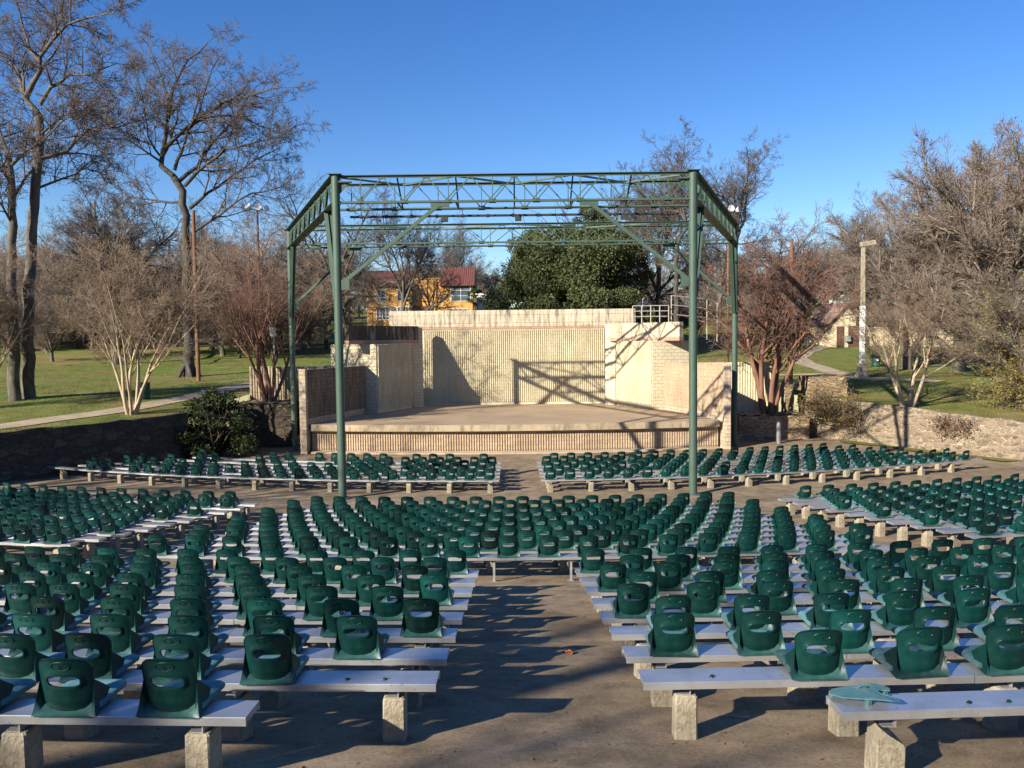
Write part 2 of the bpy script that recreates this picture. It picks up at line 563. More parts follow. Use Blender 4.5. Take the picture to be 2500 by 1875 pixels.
WALL_L = [(-31, -4), (-29.5, 10), (-27, 20), (-24, 28), (-21.2, 33), (-17.6, 36.9), (-15.6, 39.4)]
WALL_R = [(16.6, 46.4), (18.0, 45.0), (20.5, 40.3), (22.7, 36.6), (25.3, 31), (28, 22), (30, 10), (31, -4)]
INNER = WALL_L + [(-15.4, 43.4), (-15.2, 48.2), (-10.4, 48.3), (-10.2, 54.6), (10.4, 54.6), (10.8, 48.3), (16.2, 48.3)] + WALL_R + [(31, -20), (0, -21.5), (-31, -20)]
def densify(poly, step=1.2, closed=True):
    out = []
    n = len(poly)
    for i in range(n if closed else n - 1):
        a, b = Vector(poly[i]), Vector(poly[(i + 1) % n])
        k = max(1, int((b - a).length / step))
        for q in range(k):
            out.append(a.lerp(b, q / k))
    if not closed:
        out.append(Vector(poly[-1]))
    return out
inner = densify(INNER, 1.5)
ss = [0, .004, .01, .018, .03, .045, .06, .08, .1, .125, .15, .18, .21, .25, .3, .36, .44, .55, .7, .85, 1.0]
cen = Vector((0, 30))
m = MB()
ni = len(inner)
def lawnP(i, j):
    p = inner[i % ni]
    d = (p - cen).normalized()
    far = cen + d * 420
    q = p.lerp(far, ss[j])
    return (q.x, q.y, lawn(q.x, q.y))
m.grid(lawnP, ni, len(ss) - 1, flip=False)
o = m.build('lawn', M['lawn'], smooth=True)
tag(o, kind='structure')

def strip(name, pix, width, mat, lift=.035, fn=None, kind='structure'):
    pts = [ground_at(px, py, fn) if len(q) == 2 else Vector(q) for q in pix for (px, py) in [q[:2]]]
    P = [Vector((p.x, p.y)) for p in pts]
    dense = densify(P, .7, False)
    mm = MB()
    hs = []
    for i, p in enumerate(dense):
        d = (dense[min(i + 1, len(dense) - 1)] - dense[max(i - 1, 0)]).normalized()
        hs.append(Vector((-d.y, d.x)))
    f = fn or lawn
    def G(i, j):
        q = dense[i] + hs[i] * (width * (j / 4 - .5)) * (1 + .06 * math.sin(i * .9 + j))
        return (q.x, q.y, f(q.x, q.y) + lift)
    mm.grid(G, len(dense) - 1, 4, flip=True)
    return tag(mm.build(name, mat), kind=kind)
c4 = lambda x, y: (1750 + x / 2.765, 750 + y / 2.765)
c2 = lambda x, y: (x / 2.765, 600 + y / 2.765)
strip('footpath', [c2(-260, 1260), c2(0, 1226), c2(300, 1185), c2(600, 1145), c2(860, 1105), c2(1160, 1048), c2(1400, 1000), c2(1640, 945), c2(1800, 915)], 1.5, M['path'])
strip('footpath', [c4(1500, 505), c4(1310, 492), c4(1000, 484), c4(850, 458), c4(740, 425), c4(600, 382), c4(535, 346), c4(600, 302), c4(690, 276), c4(780, 258)], 1.7, M['path'])
strip('footpath', [c4(860, 490), c4(780, 512), c4(650, 520), c4(420, 522), c4(150, 520)], 1.0, M['path'], .045)
strip('footpath', [c4(800, 452), c4(620, 458), c4(430, 462), c4(200, 462)], .8, M['path'], .055)
# bare leaf-strewn bands under the trees on the far left slope
strip('leaf_litter_ground', [c2(-100, 640), c2(350, 640), c2(900, 640), c2(1300, 640), c2(1750, 660), c2(2060, 680)], 9, M['litter'], .05)
m = MB()
vg = [(18.3, 44.2), (20.6, 39.8), (22.6, 36.2)]
dv = densify(vg, .6, False)
m.grid(lambda i, j: (dv[i].x - j * .28 * (1 + .3 * math.sin(i)), dv[i].y - j * .12, bowl(dv[i].x, dv[i].y) + .02 + .01 * j), len(dv) - 1, 3)
tag(m.build('grass_verge', M['lawn']), kind='structure')

# ------------------------------------------------------------------ stone walls
def curved_wall(name, pts, th, mat, label, top=None, bottom=None, cap=.06):
    root = thing(name, label, 'wall', (pts[0][0], pts[0][1], bowl(*pts[0])))
    dn = densify(pts, .5, False)
    off = Vector((pts[0][0], pts[0][1], bowl(*pts[0])))
    rnd = random.Random(3)
    nor = []
    for i in range(len(dn)):
        d = (dn[min(i + 1, len(dn) - 1)] - dn[max(i - 1, 0)]).normalized()
        nor.append(Vector((-d.y, d.x)))
    nz = 8
    mm = MB()
    jit = [[rnd.uniform(-.05, .05) for _ in range(nz + 1)] for _ in dn]
    hh = [(top(p) if top else lawn(p.x, p.y) + .08) + rnd.uniform(-.03, .05) for p in dn]
    def face(i, j):
        p = dn[i]
        z0 = bowl(p.x, p.y) - .1
        q = p - nor[i] * jit[i][j]
        return Vector((q.x, q.y, z0 + (hh[i] - z0) * j / nz)) - off
    mm.grid(face, len(dn) - 1, nz)
    def topf(i, j):
        p = dn[i] + nor[i] * th * j / 2 - nor[i] * (jit[i][nz] if j == 0 else 0)
        return Vector((p.x, p.y, hh[i] - (.25 if j == 2 else 0))) - off
    mm.grid(topf, len(dn) - 1, 2)
    mm.build('stone_face', mat, root)
    return root
curved_wall('retaining_wall', WALL_L, .55, M['stone_shade_toned'], 'dark shaded stone retaining wall below the lawn with two big trunks')
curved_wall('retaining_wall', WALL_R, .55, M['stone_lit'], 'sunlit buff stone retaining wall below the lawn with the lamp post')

def wall_frame(p0, p1):
    d = Vector((p1[0] - p0[0], p1[1] - p0[1], 0))
    L = d.length
    return L, math.atan2(d.y, d.x)

def place(o, p0, p1, z=0.0):
    L, a = wall_frame(p0, p1)
    o.location = (p0[0], p0[1], z)
    o.rotation_euler = (0, 0, a)
    return o

def wall(name, p0, p1, th, z0, z1, mat, parent, bev=.015):
    """straight wall, its front face on the line p0-p1 (front = right-hand side of the direction)"""
    L, a = wall_frame(p0, p1)
    mm = MB()
    mm.box(0, L, 0, th, z0, z1, bev=bev)
    return place(mm.build(name, mat, parent), p0, p1)

def ribbed(name, p0, p1, z0, z1, mat, parent, period=.116, depth=.05, front=0.0):
    L, a = wall_frame(p0, p1)
    n_ = max(1, int(round(L / period)))
    pr = L / n_
    prof_ = [(0, -front)]
    for i in range(n_):
        x = i * pr
        prof_ += [(x + pr * .36, -front), (x + pr * .42, -front - depth), (x + pr * .86, -front - depth), (x + pr * .92, -front)]
    prof_.append((L, -front))
    mm = MB()
    vs = [(x, y, z0) for x, y in prof_] + [(x, y, z1) for x, y in prof_]
    k = len(prof_)
    fs = [(i, i + 1, k + i + 1, k + i) for i in range(k - 1)]
    mm.add(vs, fs)
    # closing faces at top
    top = [(x, y, z1) for x, y in prof_] + [(L, .03, z1), (0, .03, z1)]
    for i in range(k - 1):
        mm.add([(prof_[i][0], prof_[i][1], z1), (prof_[i + 1][0], prof_[i + 1][1], z1), (prof_[i + 1][0], .02, z1), (prof_[i][0], .02, z1)], [(0, 1, 2, 3)])
    return place(mm.build(name, mat, parent), p0, p1)

# ------------------------------------------------------------------ the bandshell
FL = U - 4.15                   # stage floor level
stage = thing('bandshell', 'cream ribbed-block bandshell stage with splayed side walls under the open steel frame', 'bandshell', (0, 0, 0))
T = U - 1.36                    # wing wall top
BX0, BX1, BY = -5.75, 6.02, 53.5
sgn = lambda p, s: (XC + s * (p[0] - XC), p[1])
# platform
arc = []
for k in range(25):
    x = -10.25 + 20.75 * k / 24
    arc.append((x, 40.6 + ((x - XC) ** 2) / 105.0))
poly = arc + [(8.95, 48.2), (8.25, 48.15), (6.6, 52.0), (6.5, 53.45), (-6.2, 53.45), (-6.3, 52.0), (-7.95, 48.15), (-8.65, 48.2)]
mm = MB(); mm.prism(poly, FL - .012, FL); mm.build('stage_floor', M['stagefloor'], stage)
mm = MB()
vs = []
for (x, y) in arc:
    vs += [(x, y, FL - .016), (x, y, FL - .33), (x, y + .55, FL - .33), (x, y + .55, FL - .016)]
fs = []
for k in range(24):
    a = 4 * k
    fs += [(a + 1, a + 5, a + 4, a), (a + 2, a + 6, a + 5, a + 1), (a + 3, a + 7, a + 6, a + 2), (a, a + 4, a + 7, a + 3)]
fs += [(0, 3, 2, 1), (96, 97, 98, 99)]
mm.add(vs, fs); mm.build('stage_edge_slab', M['stageedge'], stage)
# front wall below the edge, in straight facets
fw = [(x, y + .33) for x, y in arc[::4]]
for a, b in zip(fw[:-1], fw[1:]):
    wall('front_wall', a, b, .3, 0.0, FL - .335, M['block_pink'], stage, 0)
    ribbed('front_ribs', a, b, .16, FL - .5, M['rib_pink'], stage, .13, .055, .012)
mm = MB()
for a, b in zip(fw[:-1], fw[1:]):
    mm.bar((a[0], a[1] - .14, .05), (b[0], b[1] - .14, .05), .45, .1)
mm.build('footing_kerb', M['path'], stage)
# back wall
wall('back_wall', (-7.85, BY + .02), (8.0, BY + .02), .55, 0, U + .70, M['block_cream'], stage)
wall('cap_course', (-7.9, BY - .03), (8.05, BY - .03), .65, U + .9, U + 1.97, M['block_cap'], stage)
wall('red_band', (-7.87, BY - .01), (8.02, BY - .01), .6, U + .70, U + .9, M['block_red'], stage, .004)
ribbed('back_ribs', (BX0, BY), (BX1, BY), FL + .16, U + .695, M['rib_cream'], stage, .134, .07, .012)
wall('base_course', (BX0, BY - .07), (BX1, BY - .07), .085, FL, FL + .15, M['block_cream'], stage, .004)
for s in (1, -1):
    def W(p0, p1):
        a, b = sgn(p0, s), sgn(p1, s)
        return (a, b) if s == 1 else (b, a)
    # splayed panel
    a, b = W((-7.87, 48.1), (-6.28, 51.6))
    wall('side_panel', a, b, .4, FL, U - .12, M['block_cream'], stage)
    ribbed('panel_ribs', a, b, FL + .22, U - .125, M['rib_cream'], stage, .134, .06, .01)
    # pier with the reddish joint beside it
    a, b = W((-6.28, 51.605), (-6.22, 51.92))
    wall('red_band', a, b, .34, FL, U - .12, M['block_red'], stage, .004)
    a, b = W((-6.22, 51.925), (-5.62, 52.25))
    wall('corner_pier', a, b, .38, FL, U + .94, M['block_cream'], stage)
    # fascia beam carried on the panel, sticking out in front of it
    a, b = W((-9.3, 47.2), (-5.86, 52.0))
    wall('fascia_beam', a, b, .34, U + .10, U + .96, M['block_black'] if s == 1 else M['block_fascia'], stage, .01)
    wall('red_band', a, b, .36, U - .115, U + .098, M['block_red'], stage, .004)
    # roof slab behind the fascia
    pl = [sgn(q, s) for q in ((-9.25, 44.3), (-6.2, 52.0), (-6.2, 53.4), (-9.9, 53.4), (-10.3, 47.2))]
    if s == -1:
        pl = pl[::-1]
    # broad block column
    a, b = W((-10.7, 48.75), (-7.90, 48.07))
    wall('block_column', a, b, .45, FL - 1.4, U - .125, M['block_cream'], stage)
    wall('red_band', (lambda q: q)(a), b, .46, U - 1.22, U - 1.10, M['block_red'], stage, .003) if False else None
    # wing wall
    a, b = W((-10.42, 41.75), (-8.6, 48.15))
    wall('wing_wall', a, b, .32, 0, T, M['block_pink'], stage)
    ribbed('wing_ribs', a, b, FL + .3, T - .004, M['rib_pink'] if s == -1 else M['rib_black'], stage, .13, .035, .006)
    px_ = sgn((-10.56, 41.58), s)
    mm = MB(); mm.box(-.17, .17, -.15, .2, 0, T + .03, bev=.015)
    e = mm.build('end_pillar', M['block_pink'], stage); e.location = (px_[0], px_[1], 0)

# ribbed screen walls either side of the stage
g = thing('screen_wall', 'shaded ribbed block wall left of the stage behind the red-barked tree', 'wall', (-15.2, 47.7, U - 5.6))
p0, p1 = (-15.2, 47.7), (-10.35, 47.7)
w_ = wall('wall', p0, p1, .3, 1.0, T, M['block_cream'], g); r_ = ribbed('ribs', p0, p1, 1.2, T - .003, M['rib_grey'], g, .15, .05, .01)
for q in (w_, r_): q.location = (0, 0, 5.6 - U)
g = thing('screen_wall', 'ribbed cream block wall right of the stage with a slanted shadow across it', 'wall', (10.6, 47.5, U - 5.6))
p0, p1 = (10.6, 47.5), (15.4, 47.5)
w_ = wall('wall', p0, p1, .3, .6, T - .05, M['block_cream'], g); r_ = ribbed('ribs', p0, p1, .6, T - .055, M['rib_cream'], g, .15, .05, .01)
for q in (w_, r_): q.location = (0, 0, 5.6 - U)

def stone_block(name, label, cat, x0, x1, y0, y1, z0, z1, mat, seed=1, soil=False):
    rnd = random.Random(seed)
    root = thing(name, label, cat, (x0, y0, z0))
    mm = MB()
    nx, nz = max(2, int((x1 - x0) / .25)), max(2, int((z1 - z0) / .2))
    ny = max(2, int((y1 - y0) / .25))
    def J(a): return a + rnd.uniform(-.035, .035)
    mm.grid(lambda i, j: (J((x1 - x0) * i / nx), J(0), J((z1 - z0) * j / nz)), nx, nz)
    mm.grid(lambda i, j: (J(0), (y1 - y0) * (1 - i / ny), J((z1 - z0) * j / nz)), ny, nz)
    mm.grid(lambda i, j: (J(x1 - x0), (y1 - y0) * i / ny, J((z1 - z0) * j / nz)), ny, nz)
    mm.grid(lambda i, j: ((x1 - x0) * i / nx, (y1 - y0) * j / ny, J(z1 - z0 - .01)), nx, ny)
    mm.build('stone_face' , mat, root)
    if soil:
        m2 = MB()
        m2.grid(lambda i, j: ((x1 - x0) * (.04 + .92 * i / nx), (y1 - y0) * (.1 + .88 * j / ny), z1 - z0 + .03 + .05 * math.sin(i * 2.1 + j)), nx, ny)
        m2.build('soil', M['soil'], root)
    return root
stone_block('stone_planter', 'dark stone planter holding the red-barked tree left of the stage', 'planter', -15.3, -11.9, 44.3, 47.6, 0, U - 3.3, M['stone_shade_toned'], 4, True)
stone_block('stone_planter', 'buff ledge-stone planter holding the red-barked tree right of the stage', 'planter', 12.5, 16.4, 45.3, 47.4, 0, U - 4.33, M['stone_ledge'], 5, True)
stone_block('stone_pillar', 'broad rough stone pillar standing behind the rust-leaved shrub', 'pillar', 16.9, 19.1, 46.9, 48.6, U - 4.6, U - 2.25, M['stone_ledge'], 6)
stone_block('stone_pier', 'slim sunlit stone pier beside the dark doorway right of the stage', 'pier', 15.75, 16.3, 47.6, 48.1, U - 4.4, U - 2.75, M['stone_ledge'], 8)
g = thing('stone_steps', 'dark stone steps climbing beside the left end of the stage', 'steps', (-11.7, 44, 0))
for k in range(7):
    mm = MB(); mm.box(-.0 + .02 * k, 1.05, .42 * k, .42 * k + .44 + 2 * (k == 6), 0, .30 * (k + 1), bev=.02)
    mm.build('step', M['stone_ledge'], g)
g = thing('stone_steps', 'sunlit stone steps between the stage wall and the right planter', 'steps', (11.0, 44.4, 0))
for k in range(5):
    mm = MB(); mm.box(0, 1.45, .42 * k, .42 * k + .44 + 1.2 * (k == 4), 0, .22 * (k + 1), bev=.02)
    mm.build('step', M['stone_ledge'], g)
# shade-toned stone post beside the bush on the left
stone_block('stone_post', 'small dark stone post at the corner behind the dark green bush', 'post', -15.9, -15.3, 42.3, 42.9, U - 4.2, U - 2.6, M['stone_shade_toned'], 9)

# ------------------------------------------------------------------ the open steel frame over the stage
frame = thing('canopy_frame', 'tall open green steel truss frame on four round columns around the stage', 'steel frame', (0, 0, 0))
FP = {('f', -1): (-6.06, 29.0), ('f', 1): (6.38, 29.0), ('b', -1): (-11.35, 42.7), ('b', 1): (11.55, 42.7)}
TOPZ, BOTZ = U + 5.78, U + 4.83
for (k, s), (x, y) in FP.items():
    r_ = .145 if k == 'f' else .14
    z0 = bowl(x, y) - .05
    mm = MB()
    mm.lathe([(r_ * 1.9, z0), (r_ * 1.9, z0 + .09), (r_, z0 + .1), (r_, U - .8), (r_, TOPZ + .03)], 24)
    mm.box(-.22, .22, -.22, .22, TOPZ + .03, TOPZ + .05)
    mm.box(-.03 + s * -.28, .03 + s * -.28 + .0, -.12, .12, TOPZ - .35, TOPZ - .05) if False else None
    o = mm.build('column', M['steel'], frame, True, 40)
    o.location = (x, y, 0)
def Lang(mm, p, q, a=.09, t=.012, up=(0, 0, 1), flip=1):
    """L-section: two thin legs"""
    p, q = Vector(p), Vector(q)
    d = (q - p).normalized()
    side = d.cross(Vector(up))
    if side.length < .05:
        side = Vector((0, 1, 0))
    side.normalize()
    u2 = side.cross(d).normalized()
    mm.bar(p, q, a, t, up)
    mm.bar(p - u2 * flip * (a / 2 + t * .55) + side * (a / 2 - t / 2), q - u2 * flip * (a / 2 + t * .55) + side * (a / 2 - t / 2), t, a, up)
def truss(mm, a, b, nb, start_up=True, chord=.075, web=.045, verts=True):
    """plane truss with zigzag web between two plan points"""
    a, b = Vector((*a, 0)), Vector((*b, 0))
    T_, B_ = Vector((0, 0, TOPZ)), Vector((0, 0, BOTZ))
    mm.bar(a + T_, b + T_, chord * 2.3, .022)
    mm.bar(a + T_ - Vector((0, 0, chord * .62)), b + T_ - Vector((0, 0, chord * .62)), .025, chord * 1.15)
    mm.bar(a + B_, b + B_, chord * 2.2, .02)
    mm.bar(a + B_ + Vector((0, 0, chord * .5)), b + B_ + Vector((0, 0, chord * .5)), .022, chord * .9)
    pts = [a.lerp(b, i / nb) for i in range(nb + 1)]
    lo, hi = B_ + Vector((0, 0, .03)), T_ - Vector((0, 0, .05))
    for i in range(nb):
        up = (i % 2 == 0) == start_up
        p = pts[i] + (hi if up else lo)
        q = pts[i + 1] + (lo if up else hi)
        mm.bar(p, q, web, web * .8)
        dd = (b - a).normalized()
        mm.bar(q - dd * .13, q + dd * .13, .016, .15)
        if verts and not up:
            mm.bar(pts[i] + lo, pts[i] + hi, web * .7)
def sx(s, y):
    (xa, ya), (xb, yb) = FP['f', s], FP['b', s]
    return xa + (xb - xa) * (y - ya) / (yb - ya)
def box_truss(name, x0, x1, y, y2, nb):
    mm = MB(); truss(mm, (x0, y), (x1, y), nb); mm.build(name, M['steel'], frame)
    mm = MB(); truss(mm, (sx(-1, y2) + .06, y2), (sx(1, y2) - .06, y2), nb + 1); mm.build(name, M['steel'], frame)
    mm = MB()
    n2 = 6
    for z in (TOPZ - .05,):
        for i in range(n2):
            xa, xb = x0 + (x1 - x0) * i / n2, x0 + (x1 - x0) * (i + 1) / n2
            ya, yb = (y, y2) if i % 2 == 0 else (y2, y)
            mm.bar((xa, ya, z), (xb, yb, z), .06)
    for i in range(1, n2, 1):
        xa = x0 + (x1 - x0) * i / n2
        mm.bar((xa, y, TOPZ - .04), (xa, y2, BOTZ), .05)
        mm.bar((xa, y, BOTZ), (xa, y2, BOTZ), .05)
    mm.build('lacing', M['steel'], frame)
box_truss('front_truss', FP['f', -1][0] + .1, FP['f', 1][0] - .1, 29.0, 30.55, 16)
box_truss('rear_truss', FP['b', -1][0] + .3, FP['b', 1][0] - .3, 42.62, 41.1, 20)
for s in (-1, 1):
    (x0, y0), (x1, y1) = FP['f', s], FP['b', s]
    mm = MB()
    truss(mm, (x0, y0), (x1, y1), 18, True, .17, .08, True)
    mm.build('side_truss', M['steel'], frame)
    # broad plate struts from the columns up to the side trusses
    mm = MB()
    d = Vector((x1 - x0, y1 - y0, 0)).normalized()
    a = Vector((x0, y0, U + 1.5)) + d * .16
    mm.bar(a, Vector((x0, y0, BOTZ)) + d * 1.9, .035, .28, (1, 0, 0))
    mm.bar(a + Vector((s * .0, 0, 0)), Vector((x0, y0, BOTZ)) + d * 1.9, .16, .03, (1, 0, 0))
    mm.build('side_brace', M['steel'], frame)
    mm = MB()
    a = Vector((x1, y1, U + 1.3)) - d * .16
    mm.bar(a, Vector((x1, y1, BOTZ)) - d * 1.7, .035, .28, (1, 0, 0))
    mm.bar(a, Vector((x1, y1, BOTZ)) - d * 1.7, .16, .03, (1, 0, 0))
    mm.build('side_brace', M['steel'], frame)
    # knee braces in the plane of the front and the rear trusses
    mm = MB()
    mm.bar((x0 - s * .14, y0, U + 2.05), (x0 - s * 3.55, y0, BOTZ - .12), .11, .12)
    mm.bar((x0 - s * .14, y0 - .02, U + 2.0), (x0 - s * .42, y0 - .02, U + 2.0), .12, .34)
    mm.bar((x0 - s * 3.3, y0, BOTZ - .085), (x0 - s * 3.95, y0, BOTZ - .085), .10, .14)
    mm.build('knee_brace', M['steel'], frame)
    mm = MB()
    mm.bar((x1 - s * .14, y1, U + 1.95), (x1 - s * 3.3, 42.62, BOTZ - .12), .11, .12)
    mm.bar((x1 - s * .1, y1, U + 1.9), (x1 - s * .4, y1, U + 1.9), .12, .34)
    mm.bar((x1 - s * 3.1, 42.62, BOTZ - .085), (x1 - s * 3.7, 42.62, BOTZ - .085), .10, .14)
    mm.build('knee_brace', M['steel'], frame)
    # gusset seats where the truss meets the column
    mm = MB()
    mm.box(min(x0, x0 - s * .55), max(x0, x0 - s * .55), y0 - .1, y0 + .1, TOPZ - .24, TOPZ - .2)
    mm.add([(x0 - s * .14, y0, TOPZ - .25), (x0 - s * .5, y0, TOPZ - .25), (x0 - s * .14, y0, TOPZ - .62),
            (x0 - s * .14, y0 + .02, TOPZ - .25), (x0 - s * .5, y0 + .02, TOPZ - .25), (x0 - s * .14, y0 + .02, TOPZ - .62)],
           [(0, 1, 2), (5, 4, 3), (0, 3, 4, 1), (1, 4, 5, 2), (2, 5, 3, 0)])
    mm.build('gusset', M['steel'], frame)
# hanging lighting pipe
mm = MB()
zp = U + 4.58
mm.tube([(FP['f', -1][0] + .2, 30.5, zp), (FP['f', 1][0] - .2, 30.5, zp)], .045, 8)
for k in range(13):
    x = FP['f', -1][0] + .6 + k * .93
    mm.tube([(x - .05, 30.5, zp), (x + .05, 30.5, zp)], .065, 8)
    if k % 2 == 0:
        mm.bar((x, 30.5, zp), (x, 30.5, BOTZ), .02)
mm.build('lighting_pipe', M['darkpipe'], frame)
for x in (-2.4, .3, 4.2):
    mm = MB(); mm.box(x - .12, x + .12, 30.38, 30.62, zp - .2, zp - .04); mm.build('junction_box', M['darkpipe'], frame)
# ------------------------------------------------------------------ the seat shell
def hw(z):
    return float(np.interp(z, [0, .03, .08, .14, .24, .33, .40], [.192, .190, .186, .180, .178, .187, .187]))
SC = (0.0, .236)         # slot centre (x, z)
ZB, ZT = .010, .405
def inside(x, z):
    zc = .22
    if z > zc:
        return (abs(x) / hw(min(z, .4))) ** 7 + ((z - zc) / (ZT - zc - .036 * (abs(x) / .18) ** 2)) ** 5 < 1
    zb = ZB + .062 * (abs(x) / .185) ** 2.6
    return (abs(x) / hw(max(z, 0))) ** 14 + ((zc - z) / max(.01, zc - zb)) ** 9 < 1
def bound(th):
    lo, hi = 0.0, .5
    c, s_ = math.cos(th), math.sin(th)
    for _ in range(26):
        mid = (lo + hi) / 2
        if inside(SC[0] + c * mid, SC[1] + s_ * mid):
            lo = mid
        else:
            hi = mid
    return lo
def slot(th, k=1.0):
    a, b, p = .109, .039, 3.2
    c, s_ = math.cos(th), math.sin(th)
    return (abs(c / a) ** p + abs(s_ / b) ** p) ** (-1 / p)
def ysurf(x, z):
    """depth of the rear face of the back: leans back, wraps forward at the sides, bellies out low down"""
    y = -.088 - .075 * z / .4 + .055 * min(1.2, (abs(x) / .18)) ** 2.4
    y -= .022 * math.exp(-((z - .09) / .075) ** 2) * (1 - min(1, abs(x) / .19) ** 2)
    if z < .10:
        y += .012 * ((.10 - z) / .09) ** 2
    if z > .36:
        y -= .010 * ((z - .36) / .045) ** 2
    return y
def back_mesh(keep=lambda th: True):
    N_ = 56
    ths = [2 * math.pi * i / N_ for i in range(N_)]
    S = [0, .12, .3, .5, .7, .86, .96, 1.0]
    mm = MB()
    th_ = .011
    rear, front = [], []
    for th in ths:
        r0, r1 = slot(th), bound(th)
        rr, ff = [], []
        for s_ in S:
            r_ = r0 + (r1 - r0) * s_
            x, z = SC[0] + math.cos(th) * r_, SC[1] + math.sin(th) * r_
            y = ysurf(x, z)
            lip = -.012 if s_ == .12 else (-.009 if s_ == 0 else 0)      # moulded lip round the hand slot
            edge = -.007 if s_ == 1.0 else 0
            rr.append((x, y + lip + edge, z)); ff.append((x, y + th_, z))
        rear.append(rr); front.append(ff)
    k = len(S)
    vs = [p for i in range(N_) for p in rear[i] + front[i]]
    fs = []
    for i in range(N_):
        if not keep(ths[i]):
            continue
        j = (i + 1) % N_
        a, b = i * 2 * k, j * 2 * k
        for q in range(k - 1):
            fs.append((a + q, a + q + 1, b + q + 1, b + q))
            fs.append((b + k + q, b + k + q + 1, a + k + q + 1, a + k + q))
        fs.append((a + k - 1, a + 2 * k - 1, b + 2 * k - 1, b + k - 1))
        fs.append((a, b, b + k, a + k))
    mm.add(vs, fs)
    return mm
def emblem(mm):
    n_, e = 28, 8
    vs, fs = [], []
    for i in range(n_):
        t = 2 * math.pi * i / n_
        for q in range(4):
            u = 2 * math.pi * q / 4
            a, b = .062 + .004 * math.cos(u), .030 + .004 * math.cos(u)
            x, z = a * math.cos(t), .344 + b * math.sin(t)
            vs.append((x, ysurf(x, z) - .0018 - .0042 * math.sin(u), z))
    for i in range(n_):
        j = (i + 1) % n_
        for q in range(4):
            r_ = (q + 1) % 4
            fs.append((i * 4 + q, i * 4 + r_, j * 4 + r_, j * 4 + q))
    mm.add(vs, fs)
    for q in range(8):
        t = q * math.pi / 4 + .3
        x0, z0, x1, z1 = .012 * math.cos(t), .344 + .006 * math.sin(t), .052 * math.cos(t), .344 + .025 * math.sin(t)
        mm.bar((x0, ysurf(x0, z0) - .001, z0), (x1, ysurf(x1, z1) - .001, z1), .004, .003, (0, 1, 0))
    # vertical mould line
    for z0, z1 in ((.274, .312), (.318, .352)):
        mm.bar((0, ysurf(0, z0) - .002, z0), (0, ysurf(0, z1) - .002, z1), .005, .004, (0, 1, 0))
mm = back_mesh(); emblem(mm)
ME_BACK = mm.mesh('backrest', M['seat_back'], True); ME_BACK.set_sharp_from_angle(angle=R(50))
# pan
mm = MB()
nx, ny = 12, 12
def pan(i, j):
    x = -.205 + .41 * i / nx
    v = j / ny
    y = -.06 + .36 * v
    w = 1.0
    z = .082 - .022 * (1 - (x / .205) ** 2) * math.sin(math.pi * min(1, v * 1.05)) - .45 * max(0, v - .84) ** 2
    ex = max(0, abs(x) / .205 - .86) / .14
    return (x * w, y, z - .02 * ex ** 2)
mm.grid(pan, nx, ny)
edge = [pan(i, 0) for i in range(nx + 1)] + [pan(nx, j) for j in range(1, ny + 1)] + [pan(i, ny) for i in range(nx - 1, -1, -1)] + [pan(0, j) for j in range(ny - 1, 0, -1)]
n_ = len(edge)
low = [(x * .97, y, .022) for x, y, z in edge]
mm.add(edge + low, [(i, (i + n_), (i + 1) % n_ + n_, (i + 1) % n_) for i in range(n_)])
mm.add(low, [tuple(range(n_))])
ME_PAN = mm.mesh('seat_pan', M['seat_pan'], True); ME_PAN.set_sharp_from_angle(angle=R(40))
# flange: apron under the back and side fins
mm = MB()
us = [-1.9, -1.6, -1.3, -1.12, -1.0, -.85, -.6, -.3, 0, .3, .6, .85, 1.0, 1.12, 1.3, 1.6, 1.9]
def fl(i, j):
    u = us[i]; a = min(1, abs(u)); s_ = 1 if u > 0 else -1
    ext = max(0, abs(u) - 1)
    bx, by, bz = s_ * a * .214, -.135, .003
    if ext > 0:
        bx, by = s_ * (.214 - .02 * ext), -.135 + .13 * ext
    tz = .020 + .062 * a ** 2.6 + .150 * a ** 16 - .13 * ext
    tx = s_ * (a * hw(tz) + .002) if a < 1 else s_ * (hw(max(.05, tz)) + .003 + .02 * ext)
    ty = ysurf(min(abs(tx), .19), tz) - .004 + .14 * ext
    t = j / 4
    k = t - .25 * t * (1 - t)
    x, y, z = bx + (tx - bx) * (t ** .8), by + (ty - by) * k, bz + (tz - bz) * (t ** 1.25)
    return (x, y, z)
mm.grid(fl, len(us) - 1, 4)
v0 = list(mm.v)
mm.grid(lambda i, j: tuple(np.array(fl(i, j)) + np.array((-.008 * np.sign(us[i]) * (abs(us[i]) > .9), .008, 0))), len(us) - 1, 4, True)
rim = []
k = len(us)
for i in range(k - 1):
    rim.append((i, i + 5 * k, i + 1 + 5 * k, i + 1))
mm.f += rim
mm.box(-.19, .19, -.143, -.10, 0, .006)
ME_FL = mm.mesh('flange', M['seat_flange'], True)
ME_FL.materials.append(M['seat_back'])
for p_ in ME_FL.polygons:
    if abs(p_.center.x) > .165 and p_.center.y > -.128 and abs(p_.normal.x) > .55:  # side fins take the darker plastic to imitate their shade
        p_.material_index = 1; ME_FL.set_sharp_from_angle(angle=R(45))

def new_seat(p, rz, label, group, scale=1.0):
    t = thing('stadium_seat', label, 'seat', p, rz, group)
    for nm, me in (('backrest', ME_BACK), ('seat_pan', ME_PAN), ('flange', ME_FL)):
        link(bpy.data.objects.new(nm, me), t)
    return t

ORD = ['', 'first', 'second', 'third', 'fourth', 'fifth', 'sixth', 'seventh', 'eighth', 'ninth', 'tenth', 'eleventh', 'twelfth', 'thirteenth',
       'fourteenth', 'fifteenth', 'sixteenth', 'seventeenth', 'eighteenth', 'nineteenth', 'twentieth', 'twenty-first', 'twenty-second', 'twenty-third', 'twenty-fourth']
BT = .48
